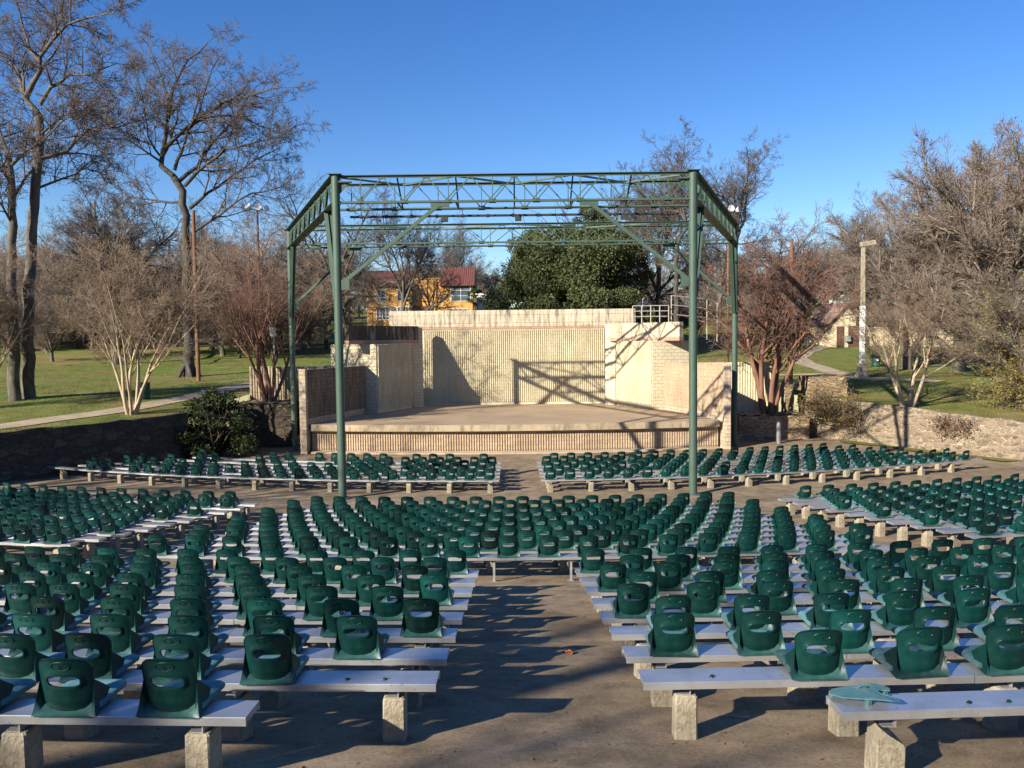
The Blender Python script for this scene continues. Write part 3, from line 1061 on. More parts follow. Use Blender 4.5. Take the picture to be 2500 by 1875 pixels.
# ------------------------------------------------------------------ rows
rnd = random.Random(11)
ROWS = []     # dict(block, idx, t, x0, x1, seats=[X...])
NEAR_T = [5.3, 6.22, 7.17, 8.2, 9.18, 10.18, 11.16, 12.08, 13.02]
PX_L = [[232, 700, -215], [1135, 730, 328, -15], [1528, 1160, 780, 428, 72], [1805, 1457, 1115, 778, 458, 130], [1658, 1370, 1077, 783, 485, 208, 2],
        [1866, 1588, 1328, 1050, 783, 510, 276, 50], [1782, 1515, 1272, 1040, 793, 560, 334, 118], [1868, 1640, 1430, 1217, 1000, 778, 566, 370, 172],
        [1955, 1760, 1556, 1350, 1150, 946, 767, 572, 392, 207, 42]]
PX_R = [[], [1320, 1768, 2170], [690, 1072, 1462, 1842, 2205], [690, 1030, 1385, 1705, 2020], [515, 820, 1148, 1440, 1722, 2007],
        [560, 850, 1118, 1385, 1652, 1910, 2165], [430, 670, 925, 1142, 1372, 1608, 1832, 2070], [512, 715, 930, 1145, 1352, 1572, 1782, 1990, 2190],
        [345, 553, 750, 936, 1130, 1330, 1520, 1712, 1906, 2100]]
for i, t in enumerate(NEAR_T):
    k = t / F
    xl = [(c / 1.7696 - 1250) * k * 1.0 for c in PX_L[i]]
    xr = [c / 1.7696 * k for c in PX_R[i]]
    a0 = -1.74 if i == 0 else -.6 + .004 * i
    b0 = 2.1 if i == 0 else (.96 + .003 * i)
    lo, hi = -(1250 * k) * 1.25 - 1.2, (1250 * k) * 1.25 + 1.2
    for X in [xl[-1] - .74 * q for q in range(1, 4)] if xl else []:
        if X > -1250 * k * 1.12:
            xl.append(X)
    for X in [xr[-1] + .74 * q for q in range(1, 4)] if xr else []:
        if X < 1250 * k * 1.12:
            xr.append(X)
    ROWS.append(dict(block='near left block', i=i + 1, t=t, x0=lo, x1=a0, seats=xl, end='x1'))
    ROWS.append(dict(block='near right block', i=i + 1, t=t, x0=b0, x1=hi, seats=xr, end='x0'))
for i in range(10):
    t = 15.0 + i * .895
    sp_ = .73 - .0105 * i
    half = 6.62 - .085 * i
    n_ = int(round(2 * half / sp_)) + 1
    sh = .72 * (i % 2)
    xs_ = [-half + 2 * half * q / (n_ - 1) + sh * .5 - .1 for q in range(n_)]
    xs_ = [x for x in xs_ if rnd.random() > .015]
    ROWS.append(dict(block='middle block', i=i + 1, t=t, x0=-half - .4, x1=half + .45, seats=xs_, end='both'))
    for s in (-1, 1):
        ts = 16.1 + i * .86
        xe = (9.1 - 1.4 * i / 9) * s + (.25 if s > 0 else 0)
        far = 15.5 + .62 * i
        n2 = int((far - abs(xe) - .5) / .725)
        xs_ = [xe + s * (.42 + rnd.uniform(-.02, .02) + .725 * q + (.36 if i % 2 else 0)) for q in range(n2)]
        xs_ = [x for x in xs_ if rnd.random() > .06]
        nm = 'left side block' if s < 0 else 'right side block'
        ROWS.append(dict(block=nm, i=i + 1, t=ts, x0=min(xe, s * far), x1=max(xe, s * far), seats=xs_, end='x1' if s < 0 else 'x0'))
for i in range(6):
    t = 30.0 + i * .93
    for s in (-1, 1):
        xe = -.5 if s < 0 else 1.02
        far = (19.6 - i * 1.0) if s < 0 else (19.4 - i * .95)
        n2 = int((far - abs(xe) - .25) / .715)
        xs_ = [xe + s * (.36 + .715 * q + (.36 if i % 2 else 0)) for q in range(n2)]
        def okk(x):
            if s < 0 and i >= 3 and -15.5 < x < -7.5:
                return rnd.random() > .55
            return rnd.random() > (.12 if s < 0 else .07)
        xs_ = [x for x in xs_ if okk(x)]
        nm = 'left stage block' if s < 0 else 'right stage block'
        ROWS.append(dict(block=nm, i=i + 1, t=t, x0=min(xe, s * far), x1=max(xe, s * far), seats=xs_, end='x1' if s < 0 else 'x0'))

def in_view(p, marg=.09):
    v = CAMROT.inverted() @ (Vector(p) - Vector((0, 0, U)))
    if v.z > -.5:
        return False
    return abs(v.x / -v.z * F) < 1250 * (1 + marg) and abs(v.y / -v.z * F) < 937 * (1 + marg * 1.6)

WHERE = {'near left block': 'near left block', 'near right block': 'near right block', 'middle block': 'middle block',
         'left side block': 'left side block', 'right side block': 'right side block',
         'left stage block': 'block left of the stage aisle', 'right stage block': 'block right of the stage aisle'}
# ---- posts and brackets (one mesh each, shared by the copies)
mm = MB(); mm.box(-.088, .088, -.10, .10, -.12, .352, bev=.012, taper=.004)
ME_POST = mm.mesh('concrete_post', M['post'])
mm = MB()
mm.box(-.095, .095, -.105, .105, -.12, .24, bev=.01)
mm.add([(-.085, -.095, .24), (.085, -.095, .24), (.085, .095, .24), (-.085, .095, .24), (-.085, -.09, .36), (-.01, -.09, .30), (.02, .09, .31), (-.085, .09, .37), (.07, -.08, .25), (.07, .08, .25)],
       [(0, 1, 8, 5, 4), (1, 2, 9, 8), (3, 7, 6, 9, 2), (0, 4, 7, 3), (4, 5, 6, 7), (5, 8, 9, 6)])
ME_POST2 = mm.mesh('chipped_concrete_post', M['post'])
mm = MB()
mm.box(-.055, .035, -.075, .075, .352, .36)
mm.box(.028, .036, -.075, .075, .36, .412)
mm.box(-.055, .036, -.09, .09, .412, .419)
mm.add([(-.05, -.004, .36), (.03, -.004, .36), (.03, -.004, .41), (-.05, .004, .36), (.03, .004, .36), (.03, .004, .41)], [(0, 1, 2), (5, 4, 3), (0, 2, 5, 3)])
ME_BRK = mm.mesh('steel_bracket', M['bracket'])

def tangent(t, X):
    Rr = 76 - t
    return math.asin((X - .6) / Rr)       # arcs bend towards the stage at the sides

SEATS = []
for row in ROWS:
    t, x0, x1 = row['t'], row['x0'], row['x1']
    z = prof(t)
    near = row['block'].startswith('near')
    n_ord = ORD[row['i']]
    lab = 'pale aluminium bench, %s from the camera in the %s' % (n_ord, WHERE[row['block']])
    xm = (x0 + x1) / 2
    base = Vector((xm, arcY(t, xm), z))
    root = thing('aluminium_bench', lab, 'bench', base, 0, 'aluminium benches of the ' + WHERE[row['block']])
    # plank, faceted in straight lengths
    nseg = max(1, int(round((x1 - x0) / 2.3)))
    mm = MB()
    sec = [(-.13, BT - .058), (-.13, BT - .004), (-.126, BT), (.126, BT), (.13, BT - .004), (.13, BT - .058), (.11, BT - .058), (.11, BT - .012), (-.11, BT - .012), (-.11, BT - .058)]
    xsn = [x0 + (x1 - x0) * q / nseg for q in range(nseg + 1)]
    for q in range(nseg):
        A = Vector((xsn[q], arcY(t, xsn[q]), z)); B = Vector((xsn[q + 1], arcY(t, xsn[q + 1]), z))
        d = (B - A).normalized(); nrm = Vector((-d.y, d.x, 0))
        dz = rnd.uniform(-.004, .004)
        A = A + d * .002; B = B - d * .002
        k = len(sec)
        vs = [A + nrm * a + Vector((0, 0, b + dz)) - base for a, b in sec] + [B + nrm * a + Vector((0, 0, b + dz)) - base for a, b in sec]
        fs = [(i, (i + 1) % k, k + (i + 1) % k, k + i) for i in range(k)]
        # closed end caps
        fs += [tuple(reversed(range(k))), tuple(range(k, 2 * k))]
        mm.add(vs, fs)
        for P in (A, B):
            e = P + (d * .01 if P is A else -d * .01)
            mm.add([e + nrm * a + Vector((0, 0, b + dz)) - base for a, b in ((-.112, BT - .056), (.112, BT - .056), (.112, BT - .012), (-.112, BT - .012))], [(0, 1, 2, 3)])
    mm.build('seat_plank', M['alu'], root)
    sp = 1.24 if near else (1.5 if t > 28 else 1.42)
    if row['end'] == 'x0':
        px_ = [x0 + .34 + sp * q for q in range(30) if x0 + .34 + sp * q < x1 - .1]
    else:
        px_ = [x1 - .34 - sp * q for q in range(30) if x1 - .34 - sp * q > x0 + .1]
    for q, X in enumerate(px_):
        Y = arcY(t, X)
        if near and not in_view((X, Y, z + .2), .12):
            continue
        if row['block'] == 'middle block' and row['i'] == 1 and abs(X - .2) < 1.6:
            mm = MB(); mm.box(-.02, .02, -.03, .03, -.05, BT - .06); mm.box(-.06, .06, -.07, .07, 0, .012)
            lg = mm.build('steel_leg', M['bracket'], root); lg.location = Vector((X, Y, z)) - base
            continue
        chip = rnd.random() < (.4 if X > 1 else .15)
        po = bpy.data.objects.new('concrete_post', ME_POST2 if chip else ME_POST)
        link(po, root)
        po.location = Vector((X, Y, z)) - base
        po.rotation_euler = (rnd.uniform(-.03, .03), rnd.uniform(-.03, .03), tangent(t, X) + rnd.uniform(-.12, .12))
        if t < 24:
            b_ = link(bpy.data.objects.new('steel_bracket', ME_BRK), po)
    order = sorted(row['seats'], key=lambda x: -x if row['end'] == 'x1' else x)
    ref = 'aisle' if row['end'] != 'both' else 'left end'
    for q, X in enumerate(order):
        Y = arcY(t, X)
        p = Vector((X, Y, z + BT + .001))
        if in_view(p + Vector((0, 0, .1)), .06):
            SEATS.append((p, tangent(t, X) + rnd.uniform(-.035, .035), row, q + 1, ref))
SEATS.sort(key=lambda a: a[0].length)
proto = None
for p, rz, row, q, ref in SEATS[:300]:
    w = WHERE[row['block']]
    if row['block'] == 'middle block':
        lab = 'green plastic seat, %s from left end on the %s bench of the middle block' % (ORD[q], ORD[row['i']])
    else:
        lab = 'green plastic seat, %s from the aisle on %s bench of the %s' % (ORD[q], ORD[row['i']], w)
    assert len(lab.split()) <= 16, lab
    if proto is None:
        proto = new_seat(p, rz, lab, 'green seats bolted to the benches')
    else:
        c = copy_tree(proto)
        c['label'] = lab
        c.location = p
        c.rotation_euler = (rnd.uniform(-.02, .02), rnd.uniform(-.015, .015), rz)
# the rest, smaller in the photograph, as one mass
rest = SEATS[300:]
parts_ = [(ME_BACK, 0), (ME_PAN, 1), (ME_FL, 2)]
geo = []
for me, mi in parts_:
    V = np.empty(len(me.vertices) * 3, dtype=np.float32); me.vertices.foreach_get('co', V); V = V.reshape(-1, 3)
    cnt = np.empty(len(me.polygons), dtype=np.int32); me.polygons.foreach_get('loop_total', cnt)
    idx = np.empty(len(me.loops), dtype=np.int32); me.loops.foreach_get('vertex_index', idx)
    mia = np.full(len(cnt), mi, dtype=np.int32)
    if mi == 2:
        mt_ = np.empty(len(cnt), dtype=np.int32); me.polygons.foreach_get('material_index', mt_); mia[mt_ == 1] = 0
    geo.append((V, cnt, idx, mia))
Vs, Cs, Is, Ms = [], [], [], []
off = 0
for p, rz, row, q, ref in rest:
    rz += rnd.uniform(-.03, .03)
    c_, s_ = math.cos(rz), math.sin(rz)
    Rm = np.array([[c_, -s_, 0], [s_, c_, 0], [0, 0, 1]], dtype=np.float32)
    for V, cnt, idx, mi in geo:
        Vs.append(V @ Rm.T + np.array(p, dtype=np.float32)); Cs.append(cnt); Is.append(idx + off); Ms.append(mi)
        off += len(V)
Vs, Cs, Is, Ms = np.concatenate(Vs), np.concatenate(Cs), np.concatenate(Is), np.concatenate(Ms)
me = bpy.data.meshes.new('stadium_seats')
me.vertices.add(len(Vs)); me.vertices.foreach_set('co', Vs.ravel())
me.loops.add(len(Is)); me.loops.foreach_set('vertex_index', Is)
me.polygons.add(len(Cs)); me.polygons.foreach_set('loop_start', np.concatenate([[0], np.cumsum(Cs)[:-1]]).astype(np.int32)); me.polygons.foreach_set('loop_total', Cs)
me.polygons.foreach_set('material_index', Ms)
me.polygons.foreach_set('use_smooth', np.ones(len(Cs), dtype=bool))
me.update(calc_edges=True)
at_ = me.attributes.new('tint', 'FLOAT', 'FACE')
nper = sum(len(g[1]) for g in geo)
at_.data.foreach_set('value', np.repeat(np.random.default_rng(4).random(len(rest)), nper).astype(np.float32))
for k in ('seat_back', 'seat_pan', 'seat_flange'):
    me.materials.append(M[k])
me.set_sharp_from_angle(angle=R(45))
o = link(bpy.data.objects.new('stadium_seats', me))
tag(o, 'green plastic seats of the far benches in front of the stage and at both sides', 'seats', kind='stuff')
print('seats', len(SEATS), 'rest', len(rest), 'benches', len(ROWS))

# ---- torn seat, stubs and litter
def on_bench(px, t, dy=0.0):
    """point on top of the bench of row t under pixel column px"""
    X = (px - 1250) * t / F
    return Vector((X, arcY(t, X) + dy, prof(t) + BT))
mm = MB()
out_ = []
rr_ = random.Random(5)
pl = [(-.20, .02), (-.17, .10), (-.02, .13), (.10, .14), (.17, .10), (.20, .07), (.19, .03), (.13, .03), (.10, .0), (.12, -.03), (.18, -.07), (.20, -.115), (.15, -.13), (.06, -.10), (-.02, -.07), (-.12, -.03)]
hole = [(.0, .075), (.035, .095), (.075, .095), (.085, .075), (.05, .058), (.012, .06)]
zt = lambda x, y: .055 + .02 * math.sin(x * 9) - .08 * max(0, x - .1) + .02 * y
for (za, flip) in ((0, False), (-.008, True)):
    # fan the torn sheet round the hole
    n1, n2 = len(pl), len(hole)
    def hp(th):
        return min(range(n2), key=lambda q: abs((math.atan2(hole[q][1] - .077, hole[q][0] - .043) - th + math.pi) % (2 * math.pi) - math.pi))
    vs = [(x, y, zt(x, y) + za) for x, y in pl] + [(x, y, zt(x, y) + za) for x, y in hole]
    hi = [hp(math.atan2(y - .077, x - .043)) for x, y in pl]
    fs = []
    for i in range(n1):
        j = (i + 1) % n1
        f = [i, j, n1 + hi[j]] + ([n1 + hi[i]] if hi[i] != hi[j] else [])
        fs.append(tuple(f) if not flip else tuple(reversed(f)))
    mm.add(vs, fs)
    if flip:
        n0 = len(mm.v) - 2 * (n1 + n2)
        for i in range(n1):
            j = (i + 1) % n1
            mm.f.append((n0 + j, n0 + i, n0 + n1 + n2 + i, n0 + n1 + n2 + j))
for (x, y) in ((-.17, .07), (.02, -.065), (.165, .06)):
    mm.box(x - .02, x + .02, y - .004, y + .004, 0, zt(x, y)); mm.box(x - .004, x + .004, y - .015, y + .015, 0, zt(x, y))
o = mm.build('torn_seat', M['seat_pan'])
o.location = on_bench(2122, 5.3, .03); o.rotation_euler = (0, 0, R(-6))
tag(o, 'torn piece of faded green seat lying on the bare end of the nearest right bench', 'broken seat')
for px, t, lab in ((2382, 5.3, 'torn green bolt stub nearer the torn seat piece on the nearest right bench'), (2483, 5.3, 'torn green bolt stub at the frame edge on the nearest right bench'),
                   (1737, 6.22, 'small green bolt stub on the bare end of the second right bench'),
                   (832, 6.22, 'small green bolt stub beside a seat on the second left bench'), (926, 6.22, 'small green bolt stub nearer the aisle on the second left bench')):
    mm = MB()
    for k in range(4):
        a = k * 1.7 + px
        mm.add([(0, 0, .0), (.022 * math.cos(a), .019 * math.sin(a), .0), (.019 * math.cos(a + .9), .019 * math.sin(a + .9), .018), (.005, 0, .016)], [(0, 1, 2, 3)])
    mm.lathe([(.012, 0), (.012, .012), (.006, .014), (.006, .02)], 8)
    o = mm.build('bolt_stub', M['seat_back']); o.location = on_bench(px, t, -.04)
    tag(o, lab, 'bolt stub', 'torn bolt stubs on the benches')
# things lying on the ground
def on_floor(px, py):
    return ground_at(px, py, bowl, 3.5)
def crumpled(name, px, py, s, mat, lab, cat):
    mm = MB(); r_ = random.Random(px)
    for k in range(5):
        a = r_.uniform(0, 6.28); c_ = Vector((r_.uniform(-.3, .3) * s, r_.uniform(-.3, .3) * s, .3 * s * r_.random()))
        mm.grid(lambda i, j: tuple(c_ + Vector(((i - 1) * s * .35 * math.cos(a), (j - 1) * s * .4, s * .25 * abs(math.sin(i * 1.3 + j * 2 + a)) + .006))), 2, 2)
    o = mm.build(name, mat); o.location = on_floor(px, py)
    return tag(o, lab, cat)
crumpled('fallen_leaf', 1390, 1601, .09, M['orange'], 'bright orange crumpled leaf lying on the bare aisle floor', 'leaf')
mm = MB()
mm.tube([(-.12, 0, .012), (-.04, .01, .02), (.05, -.01, .014), (.12, -.015, .018)], [.006, .009, .010, .016], 6)
o = mm.build('broken_twig', M['rope']); o.location = on_floor(1793, 1757); o.rotation_euler = (0, 0, -.1)
tag(o, 'pale broken twig lying on the shaded floor under the right benches', 'twig')
# ------------------------------------------------------------------ trees
class Tree:
    def __init__(s, seed):
        s.r = random.Random(seed)
        s.pl = []          # (points, radii, level)
        s.tips = []
    def rot(s, d, ang, az):
        a = d.orthogonal().normalized()
        b = d.cross(a)
        v = (a * math.cos(az) + b * math.sin(az))
        return (d * math.cos(ang) + v * math.sin(ang)).normalized()
    def branch(s, p, d, L, r, lvl, P):
        rr = s.r
        mx = P['max']
        seg = P['seg'][min(lvl, len(P['seg']) - 1)]
        n = max(2, int(L / seg))
        wander = P['wander'][min(lvl, len(P['wander']) - 1)]
        trop = P['trop'][min(lvl, len(P['trop']) - 1)]
        rmin = P['rmin']
        pts, rad = [p.copy()], [r]
        d = d.copy()
        st = L / n
        r_end = max(rmin, r * P.get('taper', .35))
        for i in range(n):
            d = d + Vector((rr.gauss(0, wander), rr.gauss(0, wander), rr.gauss(0, wander) + trop))
            d.normalize()
            p = p + d * st
            pts.append(p.copy()); rad.append(max(rmin, r + (r_end - r) * (i + 1) / n))
        s.pl.append((pts, rad, lvl))
        if lvl >= mx:
            s.tips.append((pts[-1], d.copy()))
            return
        s.spawn(pts, rad, L, lvl, P)
    def spawn(s, pts, rad, L, lvl, P, t0=None, nch=None):
        rr = s.r
        nch = nch if nch is not None else P['n'][lvl]
        t0 = P['t0'][lvl] if t0 is None else t0
        n = len(pts) - 1
        az = rr.uniform(0, 6.28)
        for k in range(nch):
            t = t0 + (1 - t0) * (k + rr.random() * .9) / nch if k < nch - 1 else 1.0
            i = min(n - 1, int(t * n)); f = t * n - i
            p = pts[i].lerp(pts[i + 1], f)
            d = (pts[i + 1] - pts[i]).normalized()
            r = rad[i] + (rad[i + 1] - rad[i]) * f
            az += 2.4 + rr.uniform(-.5, .5)
            ang = R(P['ang'][lvl]) * rr.uniform(.6, 1.25) * (.45 if k == nch - 1 else 1)
            L2 = L * P['lr'][lvl] * rr.uniform(.7, 1.25) * (1.12 - .5 * t if lvl > 0 else 1)
            s.branch(p, s.rot(d, ang, az), max(L2, .25), max(P['rmin'], min(r * P['rr'], r * .95)), lvl + 1, P)
    def limb(s, pts, r0, r1, P, lvl=1, nch=8, t0=.15, Ls=None):
        """a limb along given points (resampled with a little wander) with side branches"""
        pts = [Vector(p) for p in pts]
        dense = [pts[0]]
        for a, b in zip(pts[:-1], pts[1:]):
            k = max(1, int((b - a).length / .7))
            for q in range(1, k + 1):
                j = Vector((s.r.gauss(0, .05), s.r.gauss(0, .05), s.r.gauss(0, .05)))
                dense.append(a.lerp(b, q / k) + j)
        n = len(dense)
        rad = [r0 + (r1 - r0) * (i / (n - 1)) ** .8 for i in range(n)]
        s.pl.append((dense, rad, lvl))
        L = sum((b - a).length for a, b in zip(dense[:-1], dense[1:]))
        if nch:
            s.spawn(dense, rad, Ls or L * 1.0, lvl, P, t0, nch)
    def meshes(s, name_t, mat_t, name_c, mat_c, split=2, off=Vector((0, 0, 0))):
        res = []
        for nm, mat, sel in ((name_t, mat_t, [b for b in s.pl if b[2] < split]), (name_c, mat_c, [b for b in s.pl if b[2] >= split])):
            Vs, Fs, o = [], [], 0
            groups = {}
            for pts, rad, lvl in sel:
                k = 9 if rad[0] > .18 else (6 if rad[0] > .06 else (4 if rad[0] > .025 else 3))
                groups.setdefault((len(pts), k), []).append((pts, rad))
            for (n, k), lst in groups.items():
                P = np.array([[tuple(p) for p in pts] for pts, _ in lst], dtype=np.float64)
                Rr = np.array([r for _, r in lst])
                T = np.gradient(P, axis=1)
                T /= np.linalg.norm(T, axis=2, keepdims=True) + 1e-9
                ref = np.zeros_like(T); ref[..., 0] = 1.0
                flat = np.abs(T[:, :1, 0:1]) > .8
                ref = np.where(flat, np.array([0, 1.0, 0]), ref)
                A = np.cross(T, ref); A /= np.linalg.norm(A, axis=2, keepdims=True) + 1e-9
                B = np.cross(T, A)
                an = np.arange(k) * 2 * np.pi / k
                ring = P[:, :, None, :] + Rr[:, :, None, None] * (A[:, :, None, :] * np.cos(an)[None, None, :, None] + B[:, :, None, :] * np.sin(an)[None, None, :, None])
                Vs.append(ring.reshape(-1, 3))
                b = np.arange(len(lst))[:, None, None] * (n * k)
                i = np.arange(n - 1)[None, :, None] * k
                j = np.arange(k)[None, None, :]
                j2 = (j + 1) % k
                q = np.stack([b + i + j, b + i + j2, b + i + k + j2, b + i + k + j], -1).reshape(-1, 4) + o
                Fs.append(q)
                o += len(lst) * n * k
            if Vs:
                V = np.concatenate(Vs) - np.array(off)
                res.append(np_mesh(nm, V, np.concatenate(Fs), mat, True))
        return res

def leaf_mesh(name, centers, size, mat, seed=0, droop=0.0):
    rg = np.random.default_rng(seed)
    C = np.asarray(centers, dtype=np.float64)
    n = len(C)
    a = rg.normal(size=(n, 3)); a /= np.linalg.norm(a, axis=1, keepdims=True)
    b = rg.normal(size=(n, 3)); b -= a * (a * b).sum(1, keepdims=True); b /= np.linalg.norm(b, axis=1, keepdims=True)
    s = size * rg.uniform(.6, 1.35, size=(n, 1))
    V = np.stack([C - a * s, C + b * s * .5, C + a * s, C - b * s * .5], 1).reshape(-1, 3)
    Fq = np.arange(n * 4).reshape(-1, 4)
    return np_mesh(name, V, Fq, mat)

P_OAK = dict(max=5, seg=[1.2, 1.0, .7, .5, .4, .35], wander=[.06, .12, .17, .2, .22, .2], trop=[.02, .03, .03, .03, .02, .02], rmin=.0125,
             n=[7, 7, 6, 5, 4], t0=[.45, .25, .2, .15, .1], ang=[48, 45, 45, 42, 40], lr=[.62, .55, .55, .55, .6], rr=.62)
P_FINE = dict(P_OAK, n=[7, 8, 6, 6, 4])
P_HERO = dict(P_OAK, max=5, n=[6, 8, 6, 5, 4], lr=[.6, .42, .5, .55, .6], t0=[.4, .15, .15, .12, .1], rmin=.0105)
P_VASE = dict(max=5, seg=[1.0, .9, .6, .45, .35, .3], wander=[.05, .07, .1, .13, .15, .15], trop=[.05, .05, .05, .05, .04, .03], rmin=.012,
              n=[9, 8, 7, 5, 4], t0=[.12, .2, .15, .1, .1], ang=[28, 30, 32, 32, 34], lr=[.8, .5, .5, .5, .55], rr=.6)
P_MYRT = dict(max=5, seg=[.5, .45, .35, .28, .22, .2], wander=[.06, .09, .14, .18, .2, .2], trop=[.03, .04, .03, .02, .01, .0], rmin=.0085,
              n=[4, 4, 5, 5, 4], t0=[.45, .3, .2, .12, .1], ang=[34, 38, 44, 46, 46], lr=[.68, .66, .55, .52, .52], rr=.6)

def put_tree(name, label, cat, loc, meshes, rz=0.0, s=1.0, group=None, names=('trunk', 'crown')):
    t = thing(name, label, cat, loc, rz, group)
    t.scale = (s, s, s) if not hasattr(s, '__len__') else s
    for nm, me in zip(names, meshes):
        link(bpy.data.objects.new(nm, me), t)
    return t

# ---- the hero oak left of the stage, limbs surveyed from the photograph
c1 = lambda x, y: (x / 2.371, y / 2.371)
def limb3(tr, pix, Y0, dY, r0, r1, P, **k):
    n = len(pix)
    pts = []
    for i, (x, y) in enumerate(pix):
        u = i / max(1, n - 1)
        pts.append(at(*c1(x, y), Y0 + dY * u ** 1.2))
    tr.limb(pts, r0 * .8, r1 * .8, P, **k)
YO = 57.0
base = ground_at(463, 920)
YO = base.y
tr = Tree(21)
tr.limb([base - Vector((0, 0, .2)), base + Vector((-.05, 0, .5)), at(462, 850, YO), at(457, 720, YO), at(455, 620, YO), at(*c1(1072, 1250), YO), at(*c1(1055, 1110), YO), at(*c1(1005, 1020), YO)], .41, .25, P_HERO, lvl=0, nch=0)
for q in range(5):      # root flare
    a = q * 1.3
    tr.limb([base + Vector((math.cos(a) * .9, math.sin(a) * .8, -.15)), base + Vector((math.cos(a) * .2, math.sin(a) * .2, .8))], .13, .18, P_HERO, lvl=0, nch=0)
limbs = [([(1005, 1020), (930, 960), (940, 870), (965, 720), (990, 600), (1030, 450), (1090, 350), (1200, 250)], 2, .26, .05),
         ([(945, 870), (1060, 760), (1170, 660), (1300, 600), (1450, 550), (1620, 510)], -3, .22, .05),
         ([(1080, 735), (1210, 680), (1330, 670), (1450, 700), (1620, 770)], 3, .14, .035),
         ([(1040, 1045), (1140, 960), (1220, 840), (1310, 740), (1400, 620), (1490, 500)], 4, .20, .04),
         ([(1070, 1075), (1180, 960), (1300, 870), (1440, 840), (1600, 790), (1720, 730)], -4, .19, .04),
         ([(1010, 985), (1050, 880), (1080, 760), (1150, 640), (1200, 480), (1270, 330)], -2, .17, .04),
         ([(1100, 1205), (1200, 1120), (1330, 1030), (1480, 930), (1640, 850)], 2, .17, .035),
         ([(1115, 1350), (1220, 1280), (1330, 1200), (1450, 1120), (1650, 1080)], -3, .16, .035),
         ([(1045, 1170), (880, 1160), (740, 1130), (670, 1085)], 2, .12, .03),
         ([(930, 935), (830, 870), (740, 820), (640, 790)], -2, .11, .03),
         ([(965, 700), (970, 560), (920, 400), (860, 260)], 3, .12, .03),
         ([(925, 900), (860, 790), (840, 640), (800, 480)], -3, .10, .03)]
for pix, dY, r0, r1 in limbs:
    limb3(tr, pix, YO, dY, r0, r1, P_HERO, nch=12, t0=.12, Ls=7.0)
off = base.copy()
ms = tr.meshes('trunk', M['bark_oak'], 'crown', M['twig_grey'], 2, off)
put_tree('oak_tree', 'tall bare oak with a crooked trunk leaning limbs right, beside the brown pole', 'tree', base, ms)
OAK_MS = ms

# ---- the two big trunks at the left edge
b1 = ground_at(73, 972); b2 = ground_at(38, 978)
tr = Tree(33)
Y1 = b1.y
tr.limb([b1 - Vector((0, 0, .2)), b1 + Vector((0, 0, .8)), at(*c1(170, 1600), Y1), at(*c1(190, 1300), Y1), at(*c1(212, 1000), Y1), at(*c1(228, 820), Y1), at(*c1(222, 660), Y1)], .35, .22, P_HERO, lvl=0, nch=0)
for pix, dY, r0, r1 in [([(222, 660), (150, 565), (130, 480), (100, 400), (40, 330), (-60, 250)], 2, .2, .04),
                        ([(150, 565), (190, 460), (235, 420), (240, 330), (300, 240), (380, 140), (520, 100), (650, 70)], -2, .2, .04),
                        ([(236, 360), (180, 290), (140, 180), (105, 40), (60, -80)], 3, .12, .03),
                        ([(235, 600), (300, 500), (390, 440), (530, 430), (670, 360)], -3, .16, .035),
                        ([(245, 915), (370, 870), (460, 800), (540, 740), (680, 740), (770, 705)], 2, .17, .035),
                        ([(300, 235), (360, 100), (370, -40), (400, -150)], 2, .1, .03),
                        ([(230, 780), (330, 690), (420, 640), (560, 590)], -3, .1, .03),
                        ([(215, 1090), (330, 1050), (450, 1000), (560, 900)], 3, .1, .03)]:
    limb3(tr, pix, Y1, dY, r0, r1, P_HERO, nch=10, t0=.15, Ls=5.5)
ms = tr.meshes('trunk', M['bark_grey'], 'crown', M['twig_grey'], 2, b1)
put_tree('oak_tree', 'taller right-hand one of the paired grey trunks at the left edge of the lawn', 'tree', b1, ms)
tr = Tree(34)
Y2 = b2.y
tr.limb([b2 - Vector((0, 0, .2)), b2 + Vector((0, 0, .8)), at(*c1(70, 1600), Y2), at(*c1(75, 1300), Y2), at(*c1(68, 1050), Y2), at(*c1(50, 900), Y2)], .32, .18, P_HERO, lvl=0, nch=0)
for pix, dY, r0, r1 in [([(50, 900), (20, 800), (-40, 700), (-120, 600)], 2, .16, .035), ([(62, 960), (150, 870), (250, 820), (340, 730), (430, 640)], -2, .14, .03),
                        ([(75, 1150), (130, 1060), (200, 960), (260, 900)], 3, .11, .03), ([(70, 1080), (-10, 950), (-100, 900)], -3, .12, .03), ([(72, 1300), (0, 1180), (-90, 1100)], -2, .1, .03)]:
    limb3(tr, pix, Y2, dY, r0, r1, P_HERO, nch=10, t0=.15, Ls=5.5)
ms = tr.meshes('trunk', M['bark_grey'], 'crown', M['twig_grey'], 2, b2)
put_tree('oak_tree', 'left-hand one of the paired grey trunks at the left edge, forking low', 'tree', b2, ms)

# ---- crape myrtles
def myrtle(seed, n_st, spread, h, r, P=P_MYRT):
    tr = Tree(seed)
    rr = tr.r
    for k in range(n_st):
        a = 2 * math.pi * k / n_st + rr.uniform(-.4, .4)
        lean = rr.uniform(.5, 1.0) * spread
        d = Vector((math.cos(a) * lean, math.sin(a) * lean, 1)).normalized()
        tr.branch(Vector((math.cos(a) * .18, math.sin(a) * .18, -.1)), d, h * rr.uniform(.85, 1.1), r * rr.uniform(.75, 1.1), 0, dict(P, taper=.5))
    return tr
tr = myrtle(5, 8, .42, 4.2, .085, dict(P_MYRT, rmin=.007))
p = ground_at(322, 1012)
MY1 = tr.meshes('stems', M['bark_tan'], 'crown', M['twig_tan'], 2)
put_tree('crape_myrtle', 'bare crape myrtle with many slim pale stems behind the dark left wall', 'tree', p, MY1, names=('stems', 'crown'))
tr = myrtle(6, 6, .36, 4.4, .12, dict(P_MYRT, rmin=.006, n=[4, 4, 4, 4, 4]))
